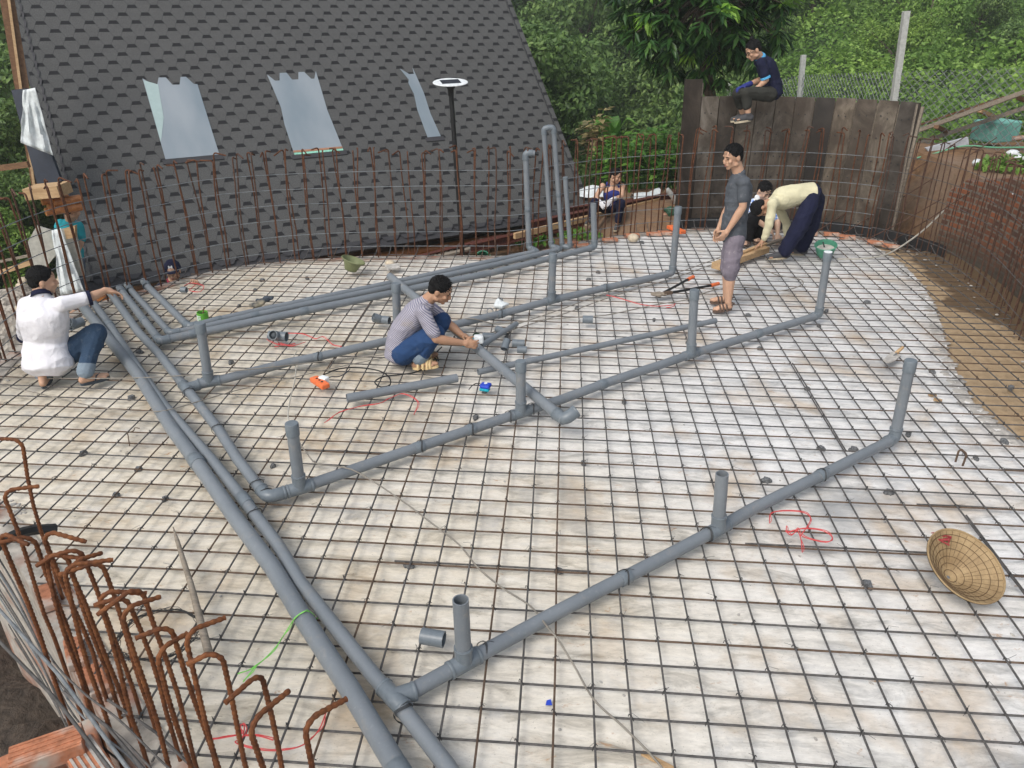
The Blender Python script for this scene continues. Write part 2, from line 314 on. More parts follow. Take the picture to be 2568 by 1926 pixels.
    t = NT('skylight'); v = t.co(scale=(1, .4, 1)); a = t.noise(v, 1.4, 4, .5); t.col(t.ramp(a, [(.35, (.20, .245, .28)), (.65, (.29, .325, .355))])); M['film'] = t.fin(.22, 0, .5)  # blue-grey of the reflected sky is put into the base colour
    t = NT('solar'); t.col((.02, .025, .04)); M['solar'] = t.fin(.2)
    # conical straw
    t = NT('palm_leaf'); v = t.co(scale=(1, 1, 1)); a = t.noise(v, 7, 5, .6); b = t.noise(v, 60, 4, .7); c = t.ramp(a, [(.3, (.25, .165, .08)), (.7, (.43, .31, .165))]); c = t.mix(.4, c, t.ramp(b, [(.3, (.5, .5, .5)), (.7, (1, 1, 1))]), 'MULTIPLY'); t.col(c); t.bump(b, .3, .003); M['straw'] = t.fin(.7)
    M['straw_dark'] = simple('straw_dark', (.10, .06, .03), .8)
    # foliage
    def leaf(nm, stops, rough=.5, tr=.35):
        t = NT(nm); g = t.n('NewGeometry'); oi = t.n('ObjectInfo'); v = t.co('Generated'); c = t.ramp(g.outputs['Random Per Island'], stops); pt = t.noise(t.co(), .38, 4, .6); c = t.mix(1.0, c, t.ramp(pt, [(.34, (.50, .60, .50)), (.5, (.85, .9, .8)), (.66, (1.0, 1.0, .80))]), 'MULTIPLY') if nm == 'leaf_vine' else c; c = t.mix(.55, c, t.ramp(oi.outputs['Random'], [(0, (.62, .72, .55)), (.5, (.95, 1, .8)), (1, (1, .95, .7))]), 'MULTIPLY')
        t.col(c); t.fin(rough, 0, .35); tb = t.n('BsdfTranslucent'); t.l(c, tb.inputs[0]); mx = t.n('MixShader'); mx.inputs[0].default_value = tr; t.l(t.b.outputs[0], mx.inputs[1]); t.l(tb.outputs[0], mx.inputs[2])
        t.l(mx.outputs[0], t.t.nodes['Material Output'].inputs[0]); M[nm] = t.m
    leaf('leaf_forest', [(0, (.06, .11, .035)), (.4, (.115, .20, .06)), (.8, (.18, .285, .085)), (1, (.25, .36, .12))])
    leaf('leaf_bamboo', [(0, (.04, .075, .02)), (.5, (.09, .14, .04)), (1, (.20, .24, .09))])
    leaf('leaf_vine', [(0, (.16, .27, .065)), (.5, (.28, .43, .11)), (1, (.40, .56, .17))], .5, .42)
    leaf('leaf_mango', [(0, (.018, .055, .018)), (.5, (.034, .095, .026)), (.9, (.06, .14, .035)), (1, (.10, .19, .05))], .33, .22)
    leaf('leaf_young', [(0, (.20, .42, .05)), (1, (.36, .58, .12))], .4, .45)
    leaf('leaf_weed', [(0, (.06, .17, .025)), (.5, (.12, .28, .045)), (1, (.22, .40, .08))], .45, .4)
    leaf('leaf_dry', [(0, (.20, .17, .09)), (1, (.40, .34, .18))], .7, .2)
    M['bark'] = simple('bark', (.10, .08, .06), .95, .4, 12, .8, bd=.02)
    # people
    def skin(nm, c):
        t = NT(nm); v = t.co(); a = t.noise(v, 14, 4); t.col(t.ramp(a, [(.3, tuple(x*.93 for x in c)), (.7, tuple(min(1, x*1.05) for x in c))])); t.b.inputs['Subsurface Weight'].default_value = .08; t.b.inputs['Subsurface Radius'].default_value = (.01, .004, .002); M[nm] = t.fin(.55)
    skin('skin', (.50, .30, .20)); skin('skin_tan', (.40, .225, .14)); skin('skin_pale', (.55, .36, .26))
    t = NT('hair'); v = t.co(); a = t.noise(v, 90, 4); t.col(t.ramp(a, [(.3, (.003, .003, .004)), (.7, (.010, .009, .009))])); t.bump(a, .8, .006); M['hair'] = t.fin(.75, 0, .2)
    def cloth(nm, c, spots=None, fold=10, bs=.6):
        t = NT(nm); v = t.co(); a = t.noise(v, fold, 3, .5, 1.2); b = t.noise(v, 3.5, 4); f = t.noise(v, 300, 2); q = t.ramp(b, [(.3, tuple(x*.82 for x in c)), (.7, tuple(min(1, x*1.1) for x in c))])
        if spots: q = t.mix(t.ramp(t.noise(v, 16, 5, .75), [(.56, (0, 0, 0)), (.68, (.75, .75, .75))]), q, spots)
        t.col(q); t.bump(t.math('ADD', a, t.math('MULTIPLY', f, .08)), bs, .022); M[nm] = t.fin(.9, 0, .2); return t
    cloth('c_white', (.76, .75, .79)); cloth('c_navy', (.012, .014, .038)); cloth('c_black', (.010, .010, .012)); cloth('c_cream', (.60, .56, .38)); cloth('c_grey', (.085, .095, .11), (.17, .17, .18))
    cloth('c_shorts', (.20, .175, .21), (.36, .32, .33)); cloth('c_blue', (.03, .04, .19)); cloth('c_lav', (.42, .47, .62)); cloth('c_teal', (.03, .32, .38)); cloth('c_khaki', (.035, .035, .03)); cloth('c_ltblue', (.10, .40, .70)); cloth('c_red', (.30, .03, .06))
    cloth('c_jean', (.035, .065, .115), (.09, .12, .16), 12); cloth('c_jean2', (.022, .055, .14), (.06, .09, .15), 12); cloth('c_cuff', (.20, .25, .30)); cloth('c_glove', (.66, .66, .68)); cloth('c_denimleg', (.10, .13, .17))
    t = cloth('c_plaid', (.3, .45, .75)); v = t.co(); w1 = t.n('TexWave'); t.l(t.co(rot=(0, 0, 0)), w1.inputs[0]); w1.inputs['Scale'].default_value = 9; w1.bands_direction = 'X'; w2 = t.n('TexWave'); t.l(v, w2.inputs[0]); w2.inputs['Scale'].default_value = 9; w2.bands_direction = 'Z'
    t.col(t.ramp(t.math('MULTIPLY', t.math('ADD', w1.outputs['Fac'], w2.outputs['Fac']), .5), [(.2, (.10, .20, .52)), (.55, (.34, .47, .78)), (.85, (.80, .84, .92))]))
    t = cloth('c_stripe', (.4, .38, .42)); w1 = t.n('TexWave'); t.l(t.co(rot=(0, R(-38), 0)), w1.inputs[0]); w1.inputs['Scale'].default_value = 21; w1.bands_direction = 'Z'; w1.inputs['Distortion'].default_value = .6; w1.inputs['Detail Scale'].default_value = .6
    t.col(t.mix(t.ramp(t.noise(t.co(), 5, 4), [(.58, (0, 0, 0)), (.75, (.6, .6, .6))]), t.ramp(w1.outputs['Fac'], [(.25, (.15, .15, .22)), (.45, (.34, .325, .37)), (.9, (.40, .38, .42))]), (.25, .20, .12)))
    M['sandal'] = simple('sandal', (.10, .065, .05), .8); M['sandal_pale'] = simple('sandal_pale', (.62, .46, .24), .6); M['rubber'] = simple('rubber', (.035, .045, .06), .6); M['shoe'] = simple('shoe', (.055, .055, .06), .8); M['sole'] = simple('sole', (.42, .36, .26), .8)
    M['eye'] = simple('eye', (.015, .012, .01), .3, 0, 1, 0); M['lips'] = simple('lips', (.24, .09, .075), .5); M['mask'] = simple('mask', (.75, .78, .80), .8)
    M['leather'] = simple('leather', (.12, .05, .025), .6); M['dust'] = simple('dusty_glove', (.55, .46, .42), .9)
mk()
from mathutils import noise as mn
# ---------------------------------------------------------------- terrain
def sm(a, b, x):
    t = min(1, max(0, (x-a)/(b-a))); return t*t*(3-2*t)
def lerp_t(tab, y):
    if y <= tab[0][0]: return tab[0][1]
    for (a, za), (b, zb) in zip(tab, tab[1:]):
        if y <= b: return za+(zb-za)*sm(0, 1, (y-a)/(b-a))
    return tab[-1][1]
MID = [(7.3, -.62), (7.75, -.28), (10, -.35), (12, -1.2), (17, -3.6), (25, -3.6), (34, -1.0), (45, 3.0), (60, 11), (90, 30), (140, 52)]
LEF = [(12, -1.5), (20, -2.5), (28, -2.5), (40, 2), (60, 11), (90, 30), (140, 52)]
RIG = [(8.0, .85), (9.5, .7), (12, -.6), (16, -.9), (20, .0), (28, 2.2), (40, 6), (60, 15), (90, 33), (140, 56)]
def hgt(x, y):
    zl, zm, zr = lerp_t(LEF, y), lerp_t(MID, y), lerp_t(RIG, y)
    zl += .50*sm(-3.6, -2.4, x)*(1-sm(9, 13, y)); z = zl+(zm-zl)*(sm(.0, .8, x) if y < 10 else sm(-2.6, .5, x)); z = z+(zr-z)*sm(4.45, 5.1, x) if y < 9 else z+(zr-z)*sm(3.0, 7.5, x)
    if y > 7: z += (mn.noise(Vector((x*.12, y*.12, 0)))*1.2+mn.noise(Vector((x*.5, y*.5, 3)))*.25)*sm(9, 20, y)
    z += mn.noise(Vector((x*1.7, y*1.7, 5)))*.05
    if x > 30 or x < -30: z += (abs(x)-30)*.25*sm(5, 25, y)
    return z
POOL0 = [(-4.4, .1), (-4.78, 1.04), (-4.95, 1.9), (-4.88, 2.65), (-4.58, 3.13), (-4.08, 3.86), (-3.47, 4.24), (-2.8, 4.46), (-2.09, 4.60), (-1.35, 4.68), (-.70, 4.76), (-.14, 5.13), (.38, 5.57), (.92, 5.90), (1.75, 6.20), (2.5, 6.30), (3.2, 6.26), (3.86, 6.05),
         (4.32, 5.62), (4.56, 4.9), (4.52, 3.9), (4.30, 2.7), (4.12, 1.5), (4.05, .2), (4.0, -1.2), (3.5, -2.6), (2.2, -3.5), (.6, -3.75), (-.55, -3.2), (-1.2, -2.68), (-1.75, -2.28), (-2.25, -1.85), (-2.7, -1.42), (-3.2, -1.0), (-3.9, -.5)]
PL = [Vector((p[0], p[1], 0)) for p in POOL0]
def closed(pts, k=8):
    n = len(pts); out = []
    for i in range(n):
        a, b, c, d = pts[i-1], pts[i], pts[(i+1) % n], pts[(i+2) % n]
        for j in range(k):
            t = j/k; out.append(.5*((2*b)+(c-a)*t+(2*a-5*b+4*c-d)*t*t+(3*b-a-3*c+d)*t**3))
    return out
POOL = closed(PL)
def offset(poly, d):           # outward for this clockwise order
    n = len(poly); out = []
    for i in range(n):
        t = (poly[(i+1) % n]-poly[i-1]); t.z = 0; t.normalize(); out.append(poly[i]+Vector((-t.y, t.x, 0))*d)
    return out
def inside(x, y, poly):
    c = False; n = len(poly); j = n-1
    for i in range(n):
        xi, yi, xj, yj = poly[i].x, poly[i].y, poly[j].x, poly[j].y
        if (yi > y) != (yj > y) and x < (xj-xi)*(y-yi)/(yj-yi)+xi: c = not c
        j = i
    return c
PO2 = offset(POOL, .1); PO5 = offset(POOL, .62)
def grid_axis(lo, hi, fine_lo, fine_hi, st, big):
    a = list(np.arange(fine_lo, fine_hi, st)); s_ = st; x = fine_hi
    while x < hi: a.append(x); s_ *= 1.12; x += min(s_, big)
    s_ = st; x = fine_lo-st
    while x > lo: a.insert(0, x); s_ *= 1.12; x -= min(s_, big)
    return a
ax, ay = grid_axis(-110, 110, -9, 9, .3, 4), grid_axis(-25, 160, -6, 14, .3, 4)
b = MB()
for y in ay:
    for x in ax:
        z = hgt(x, y)
        if inside(x, y, PO2) or (x > 3.7 and y < 7 and inside(x, y, PO5)): z = min(z, -1.7)
        b.v.append((x, y, z))
nx = len(ax)
for j in range(len(ay)-1):
    for i in range(nx-1): b.f.append((j*nx+i, j*nx+i+1, (j+1)*nx+i+1, (j+1)*nx+i))
cen = [((ax[i]+ax[i+1])/2, (ay[j]+ay[j+1])/2) for j in range(len(ay)-1) for i in range(nx-1)]
b.mi = [0 if (y < 10.2+.8*math.sin(x) and x > -6.2) or (-9 < x < 12 and y < 6 and x > -9) else 1 for x, y in cen]
b.mi = [(2 if (m_ == 0 and x < -4.7 and -3 < y < 7) else m_) for m_, (x, y) in zip(b.mi, cen)]
b.mi = [(3 if (m_ == 0 and x < 0 and y < 0) else m_) for m_, (x, y) in zip(b.mi, cen)]
tag(b.build('ground', [M['earth'], M['hill'], M['gravel'], M['earth_wet']], smooth=True), kind='structure')

# ---------------------------------------------------------------- floor of the basin
def sheet(poly, z0, z1):
    b = MB(); b.prism([(p.x, p.y) for p in poly][::-1], z0, z1); return b
tag(sheet(POOL, -.30, -.072).build('sand_floor', M['sand']), kind='structure')
# board: same outline but stopping at the curved joint on the right
JT = [G(2128, 592, -.055), G(2195, 622, -.055), G(2262, 665, -.055), G(2322, 730, -.055), G(2352, 800, -.055), G(2372, 870, -.055), G(2400, 940, -.055), G(2440, 1010, -.055), G(2500, 1065, -.055), G(2572, 1112, -.055), Vector((3.75, .1, 0)), Vector((3.9, -.9, 0))]
JT = curve([Vector((p.x, p.y, 0)) for p in JT], 8)
JT = [p+Vector((mn.noise(p*5)*.035, mn.noise(p*7+Vector((3, 0, 0)))*.03, 0)) for p in JT]
PI_ = offset(POOL, -.05)
def nearest(poly, p): return min(range(len(poly)), key=lambda i: (poly[i]-p).length)
i0, i1 = nearest(PI_, JT[0]), nearest(PI_, JT[-1]); n = len(PI_)
# PI_ runs left -> back -> right -> front; keep from i1 round to i0, joint between
seq = []; i = i1
while i != i0: seq.append(PI_[i]); i = (i+1) % n
seq.append(PI_[i0]); board = seq+JT
b = MB(); b.prism([(p.x, p.y) for p in board][::-1], -.071, -.048)
tag(b.build('board_floor', M['board']), kind='structure')
# mortar smeared along the joint
b = MB()
for p in JT[:-8:1]:
    for q in range(5):
        r_ = random.uniform(.012, .035); b.ell((p.x-random.uniform(-.01, .10), p.y+random.uniform(-.03, .03), -.048), (r_*1.4, r_, .005), n=7, m_=4)
tag(b.build('mortar_edge', M['cement'], smooth=True), kind='structure')
# brick kerb round the basin with the wall below it
PO1 = offset(POOL, .11); b = MB(); nP = len(POOL); arc = 0; uvs = []
for i in range(nP+1):
    k = i % nP
    if i: arc += (POOL[k]-POOL[(i-1) % nP]).length
    zt = -.035+mn.noise(POOL[k]*2.2)*.012
    if POOL[k].x > 3.95 and POOL[k].y < 5.75: zt = -.10
    b.v += [(PI_[k].x, PI_[k].y, -.07), (PI_[k].x, PI_[k].y, zt), (PO1[k].x, PO1[k].y, zt-.01), (PO1[k].x, PO1[k].y, -1.75)]; uvs += [(arc, -.07), (arc, 0), (arc, .21), (arc, 1.95)]
for i in range(nP):
    for q in range(3): b.f.append((i*4+q, (i+1)*4+q, (i+1)*4+q+1, i*4+q+1)); b.mi.append(0)
def uvset(o, uvs):
    me = o.data; l = me.uv_layers.new(name='UVMap'); idx = np.zeros(len(me.loops), dtype=np.int32); me.loops.foreach_get('vertex_index', idx); l.data.foreach_set('uv', np.array(uvs, dtype=np.float32)[idx].ravel())
o = b.build('brick_kerb', M['kerb']); uvset(o, uvs); tag(o, 'low curved brick kerb with smeared mortar round the rim of the basin floor', 'kerb')
# loose orange bricks showing on the rim
bi = 0
for px, py, a in [(1530, 603, 20), (1585, 592, 15), (1640, 588, 8), (1668, 585, 4), (2030, 586, -5), (2085, 588, -8), (2125, 596, -12), (2195, 610, -25), (2235, 618, -30), (1460, 618, 25), (1430, 612, 30),
                  (120, 1500, 128), (190, 1640, 128), (240, 1710, 134)]:
    p = G(px, py, -.02); b = MB(); b.box((p.x, p.y, -.015), (.20, .085, .045), Matrix.Rotation(R(a), 3, 'Z') @ Matrix.Rotation(R(5*math.sin(px)), 3, 'X')); bi += 1
    tag(b.build('brick', M['brick_red'], bevel=.006, origin=(p.x, p.y, -.03)), 'broken orange brick bedded in mortar on the basin rim', 'brick', 'bricks bedded on the basin rim')

# ---------------------------------------------------------------- bar mat
mat = thing('rebar_mat', 'grid of tied steel reinforcing bars laid flat over the whole basin floor', 'rebar grid', (0, 1, 0))
PB = offset(POOL, .05); bars = []; A_ = {}; B_ = {}
def spans(fn, lo, hi, st=.02):
    out = []; cur = None; t = lo
    while t <= hi:
        p = fn(t)
        if inside(p[0], p[1], PB):
            if cur is None: cur = [t, t]
            cur[1] = t
        elif cur: out.append(tuple(cur)); cur = None
        t += st
    if cur: out.append(tuple(cur))
    return [c for c in out if c[1]-c[0] > .3]
RB = .0054
def barpts(fn, t0, t1, z, ends):
    n = max(3, int((t1-t0)/.35)); ph = random.uniform(0, 9); pts = []
    for k in range(n+1):
        t = t0+(t1-t0)*k/n; x, y = fn(t); dx = mn.noise(Vector((t*.9, ph, 0)))*.008; pts.append(Vector((x+dx*ends[0], y+dx*ends[1], z+mn.noise(Vector((t*.7, ph, 7)))*.006)))
    return pts
for i in range(-42, 25):
    y0 = -i*.16+random.uniform(-.006, .006); A_[i] = y0; fn = lambda t, y0=y0: (t, y0)
    for a, c in spans(fn, -5.3, 4.9): bars.append((c-a, barpts(fn, a-random.uniform(0, .06), c+random.uniform(0, .06), -.008, (0, 1)), i, 'A'))
for j in range(-33, 31):
    x0 = j*.16537+random.uniform(-.006, .006); B_[j] = x0; fn = lambda t, x0=x0: (x0-.01482*t, t)
    for a, c in spans(fn, -3.8, 6.5):
        p = barpts(fn, a-.02, c+.02, .004, (1, 0)); q = random.random(); e = p[-1]
        if q < .55 and c > 3.2: p += [e+Vector((0, .06, .02)), e+Vector((.0, .12, .055)), e+Vector((random.uniform(-.02, .06), .16, .03+random.uniform(0, .05)))]
        elif q < .9 and c > 3.2: p += [e+Vector((0, .09, .03)), e+Vector((0, .16, .06))]
        bars.append((c-a, p, j, 'B'))
        if j in (-3, 8, 12, -12, 15) or random.random() < .05:      # lapped double bars
            t0 = random.uniform(a, c-1.5); bars.append((.9, [v+Vector((.0115, 0, .002)) for v in barpts(fn, t0, min(c, t0+random.uniform(1.2, 2.4)), .004, (1, 0))], j, 'B'))
for i, x_, L_ in ((6, 2.5, 1.0), (2, 2.25, .55), (-1, 3.0, .9), (0, -1.9, .8), (7, -.9, 1.1), (5, 1.1, 1.2), (8, 3.1, 1.0)):
    bars.append((L_, [Vector((x_, A_[i]+.0115, -.006)), Vector((x_+L_/2, A_[i]+.013, -.004)), Vector((x_+L_, A_[i]+.0115, -.006))], i, 'L'))
def score(bp):
    p = bp[1][len(bp[1])//2]; return bp[0]/max(.5, (p-CAM).length)**1.5
bars.sort(key=score, reverse=True)
for k, (L_, pts, idx, fam) in enumerate(bars[:100]):
    mm = M['steel_brown'] if (fam == 'L' or (fam == 'A' and random.random() < .45) or (fam == 'B' and random.random() < .12)) else M['steel']
    MB().tube(pts, RB, 6).build('bar', mm, mat, smooth=True)
b = MB()
for L_, pts, idx, fam in bars[100:]: b.tube(pts, RB, 6)
tag(b.build('far_bars', M['steel'], mat, smooth=True), kind='stuff')
b = MB()
for i, y in A_.items():                      # tie wire twists on about half the crossings
    for j, x0 in B_.items():
        x = x0-.01482*y
        if (i+j) % 2 and inside(x, y, POOL):
            d = (Vector((x, y, 0))-CAM).length; s_ = random.choice((-1, 1)); p = Vector((x, y, .006))
            b.tube([p+Vector((-.010, -.012*s_, -.012)), p+Vector((-.008, -.009*s_, .006)), p+Vector((.006, .008*s_, .008)), p+Vector((.012, .014*s_, -.010))], .0022, 4)
            if d < 6: b.tube([p, p+Vector((random.uniform(-.02, .02), random.uniform(-.02, .02), .014)), p+Vector((random.uniform(-.06, .06), random.uniform(-.05, .03), .012))], .0010, 3)
tag(b.build('tie_wires', M['wire'], mat), kind='stuff')
# mortar spacers under the bars
sp = MB(); sp.box((0, 0, .018), (.055, .045, .036)); sp.ell((.02, .015, .012), (.03, .025, .018)); sp.ell((-.022, -.012, .012), (.025, .02, .02)); sp = sp.build('spacer', M['spacer'], bevel=.004)
first = True; spp = [(1462, 1165), (1565, 1011), (1725, 862), (1905, 877), (2053, 820), (2024, 978), (2058, 1128), (2228, 1238), (2277, 1092), (2337, 935), (2534, 975), (2517, 1110), (2446, 1152), (2140, 1130), (1921, 1208), (1193, 1050),
      (1272, 846), (1640, 805), (1476, 703), (1446, 776), (658, 705), (600, 770), (720, 790), (350, 885), (580, 912), (1401, 1436), (348, 1180), (292, 1245), (415, 1255), (210, 1140), (1025, 1422), (2175, 760), (2072, 782), (1876, 793), (1500, 685), (1610, 610), (2175, 1470), (685, 1172), (640, 730), (1215, 985), (770, 700), (330, 1000), (2175, 585)]
for px, py in spp:
    p = G(px, py, -.045); o = sp if first else sp.copy()
    if not first: COL.objects.link(o)
    first = False; o.location = (p.x, p.y, -.048); o.rotation_euler = (0, 0, random.uniform(0, 6)); s_ = random.uniform(.42, .78); o.scale = (s_, s_, .9)
    tag(o, 'small dark mortar spacer block lying under the bar crossings', 'spacer', 'mortar spacers under the bar grid')

# ---------------------------------------------------------------- upright bar cages
def arcpts(i0, i1, off=0.0):
    P = offset(POOL, off); n = len(P); out = []; i = i0
    while True:
        out.append(P[i % n])
        if i % n == i1 % n: break
        i += 1
    return out
def resample(pts, step):
    out = [pts[0]]; acc = 0; tg = [(pts[1]-pts[0]).normalized()]
    for a, b_ in zip(pts, pts[1:]):
        L = (b_-a).length; d = (b_-a).normalized() if L > 0 else tg[-1]; s_ = step-acc
        while s_ <= L: out.append(a+d*s_); tg.append(d); s_ += step
        acc = (acc+L) % step
    return out, tg
def upright(p, tg, h, r, hookdir, mat_, ribs=False, base=-.3, n=6):
    lean = Vector((random.uniform(-.02, .02), random.uniform(-.02, .02), 0)); nrm = hookdir; pts = [p+Vector((0, 0, base)), p+Vector((0, 0, .1))]
    m_ = 5
    for k in range(1, m_+1): q = k/m_; pts.append(p+lean*q*q*2+Vector((0, 0, .1+(h-.15)*q))+tg*.01*math.sin(q*5+p.x*9))
    e = pts[-1]; rr = .032*(1.35 if ribs else 1)
    for a in (25, 50, 75, 95): pts.append(e+nrm*rr*(1-math.cos(R(a)))+Vector((0, 0, rr*math.sin(R(a)))))
    L = random.uniform(.06, .12); pts.append(pts[-1]+nrm*L+Vector((0, 0, -L*random.uniform(0, .5))))
    b = MB()
    if ribs:
        full = []; 
        for a, c in zip(pts[1:], pts[2:]):
            L_ = (c-a).length; k_ = max(1, int(L_/.0055))
            for q in range(k_): full.append(a.lerp(c, q/k_))
        full.append(pts[-1]); rad = [r*(1.10 if (q//2) % 2 else .90) for q in range(len(full))]; b.tube(full, r, 8, True, rad); b.tube(pts[:2], r, 8)
    else: b.tube(pts, r, n)
    return b
def cage(name, label, arc_in, arc_out, step, h, mat_, zs, r=.0065, center=None, ribs=False, hz='steel_grey', jitter=.03, rnd=1):
    root = thing(name, label, 'rebar cage', (arc_in[len(arc_in)//2].x, arc_in[len(arc_in)//2].y, 0))
    for row, arc in ((0, arc_in), (1, arc_out)):
        ps, tgs = resample(arc, step)
        for p, tg in zip(ps, tgs):
            p = p+tg*random.uniform(-jitter, jitter); nrm = Vector((-tg.y, tg.x, 0)); ang = random.uniform(-.9, .9)
            hd = (nrm*math.cos(ang)+tg*math.sin(ang))*(1 if row == 0 else -1)
            upright(p, tg, h+random.uniform(-.04, .03), r, hd, mat_, ribs).build('upright_bar', M[mat_] if random.random() < .8 else M['rust_dark'], root, smooth=True)
    for z in zs:
        for row, arc in ((0, arc_in),):
            P = [p+Vector((mn.noise(p*.9+Vector((0, 0, z*5)))*.02, 0, z+mn.noise(p*.6+Vector((z, 0, 0)))*.022)) for p in arc]
            MB().tube(P, .0042, 6).build('ring_bar', M[hz], root, smooth=True)
    return root
idx = lambda x, y: nearest(POOL, Vector((x, y, 0)))
kA, kB, kC, kD = idx(-4.6, .55), idx(1.62, 6.15), idx(3.98, 5.98), idx(4.1, 1.2)
random.seed(11)
ZS = (.10, .28, .47, .65, .83, 1.01)
cage('rebar_cage', 'rusty hooked upright bars tied with thin grey ring bars in front of the shingled house', arcpts(kA, kB, .04), arcpts(kA, kB, .17), .20, 1.27, 'rust', ZS, r=.0088)
cage('rebar_cage', 'dark hooked upright bars standing in front of the curved formwork panels', arcpts(kB, kC, .04), arcpts(kB, kC, .13), .24, 1.33, 'rust', ZS, r=.0085)
cgC = cage('rebar_cage', 'brown hooked upright bars with mortar stains standing in front of the red brick wall', arcpts(kC, kD, .02), arcpts(kC, kD, .14), .17, 1.33, 'rust_dark', (.12, .38, .62, .86, 1.06), hz='steel')
# lighter mortar-splashed feet and slanting bars resting on the cage
for a, c in (((2040, 585, .0), (2455, 320, 1.15)), ((2110, 588, 0), (2500, 345, 1.1)), ((2240, 602, 0), (2432, 482, .75)), ((2175, 600, 0), (2360, 500, .6))):
    A0, A1 = G(*a), G(c[0], c[1], c[2]); 
    tag(MB().tube([A0, A0.lerp(A1, .5)+Vector((0, 0, -.02)), A1], .0065, 6).build('bracing_bar', M['rust_dark'], smooth=True, origin=A0), 'long rusty bar slanting up across the cage beside the formwork', 'steel bar', 'slanting bars braced across the right cage')
# front left cage, seen close
tops = [(25, 1105), (80, 1325), (128, 1325), (168, 1372), (225, 1366), (138, 1412), (200, 1405), (265, 1402), (232, 1470), (330, 1470), (310, 1540), (372, 1475), (395, 1625), (447, 1550), (473, 1615), (556, 1635), (662, 1705), (640, 1790), (768, 1805), (10, 1240), (0, 1330), (95, 1400)]
fr = thing('rebar_cage', 'thick ribbed rusty bars with bent hooks close by at the lower left', 'rebar cage', (-1.7, -2.3, 0)); random.seed(5)
hk = {0: (-1, .1), 1: (-1, -.2), 2: (1, 0), 3: (-1, -.5), 4: (-1, -.4), 5: (1, .5), 6: (.6, .9), 7: (-1, -.5), 8: (1, .4), 9: (-1, -.4), 10: (.8, .9), 11: (-1, -.7), 12: (.6, .9), 13: (-1, -.6), 14: (.8, .8), 15: (-1, -.2), 16: (-.6, -.9), 17: (.5, .9), 18: (.7, .8)}
for k, (px, py) in enumerate(tops):
    zt = .93+random.uniform(-.03, .03); p = G(px, py, zt); h = hk.get(k, (random.choice((-1, 1)), random.uniform(-.5, .5))); hd = (RT*h[0]+Vector((HN.x, HN.y, 0))*h[1]).normalized(); hd.z = 0
    upright(Vector((p.x, p.y, 0)), Vector((0, 1, 0)), zt, .0090, hd, 'rust_near', True, base=-.9).build('upright_bar', M['rust_near'], fr, smooth=True)
farc = [G(px, py, .93) for px, py in [(-150, 980), (-40, 1120), (60, 1290), (150, 1375), (250, 1440), (370, 1540), (480, 1610), (600, 1690), (700, 1770), (820, 1850)]]
farc = curve([Vector((p.x, p.y, 0)) for p in farc], 6)
for k in range(10):
    z = -.80+k*.115; o_ = Vector((-.055-.008*(k % 3), -.06, 0)); P = [p+o_+Vector((mn.noise(p*1.1+Vector((0, 0, k*3.)))*.012, 0, z+mn.noise(p*.7+Vector((k*2., 0, 0)))*.012)) for p in farc]
    MB().tube(P, .0046, 6).build('ring_bar', M[('steel', 'steel', 'steel', 'steel_grey')[k % 4]], fr, smooth=True)
for (x1, y1, z1), (x2, y2, z2) in (((-10, 1520, .75), (330, 1940, .75)), ((-10, 1600, .65), (300, 1960, .7)), ((270, 1755, .1), (500, 1940, .1)), ((160, 1735, .45), (370, 1940, .45))):
    a, c = G(x1, y1, z1), G(x2, y2, z2); lbn = {1520: 'long smooth grey bar crossing the near rusty uprights, upper one of the long pair', 1600: 'long smooth grey bar at the left edge, lower one of the long pair', 1755: 'short grey bar reaching the bottom edge at the feet of the hooked uprights', 1735: 'short grey bar passing just above the orange hollow brick'}[y1]
    tag(MB().tube([a, a.lerp(c, .5)+Vector((.02, 0, .02)), c], .0062, 8).build('loose_bar', M['steel_grey' if y1 == 1520 else 'steel'], smooth=True, origin=a), lbn, 'steel bar', 'loose grey bars leaning on the near cage')
# ---------------------------------------------------------------- grey pipes
def ring(b, p, d, r, w_, n=20):            # short sleeve round a pipe
    b.tube([p-d*w_/2, p-d*(w_/2-.001), p+d*(w_/2-.001), p+d*w_/2], 0, n, True, [r*.985, r, r, r*.985])
def run(root, pts, r, fillet=.05, open_end=False, start_open=True):
    b = MB(); pts = [Vector(p) for p in pts]; P = [pts[0]]
    for i in range(1, len(pts)-1):
        d0, d1 = (pts[i]-pts[i-1]).normalized(), (pts[i+1]-pts[i]).normalized()
        if d0.angle(d1) > .35:
            f = min(fillet, (pts[i]-pts[i-1]).length*.45, (pts[i+1]-pts[i]).length*.45); a, c = pts[i]-d0*f, pts[i]+d1*f
            for q in range(7): t = q/6; P.append(a*(1-t)**2+pts[i]*2*t*(1-t)+c*t*t)
        else: P.append(pts[i])
    P.append(pts[-1]); b.tube(P, r, 20, not open_end); o = b.build('pipe', M['pvc'], root, smooth=True)
    return o
def elbow(root, c, d0, d1, r, L=.085):     # d0, d1 point away from the corner
    b = MB(); d0, d1 = Vector(d0).normalized(), Vector(d1).normalized(); f = r*1.25; P = [c+d0*L, c+d0*(L-.002), c+d0*f*1.05]
    a, e = c+d0*f, c+d1*f
    for q in range(1, 8): t = q/8; P.append(a*(1-t)**2+c*2*t*(1-t)+e*t*t)
    P += [c+d1*f*1.05, c+d1*(L-.002), c+d1*L]; R_ = r*1.15
    rad = [R_*.97, R_]+[R_*.98]*(len(P)-4)+[R_, R_*.97]; b.tube(P, 0, 20, True, rad)
    ring(b, c+d0*(L-.008), d0, R_*1.05, .014); ring(b, c+d1*(L-.008), d1, R_*1.05, .014)
    return b.build('elbow', M['fit'], root, smooth=True)
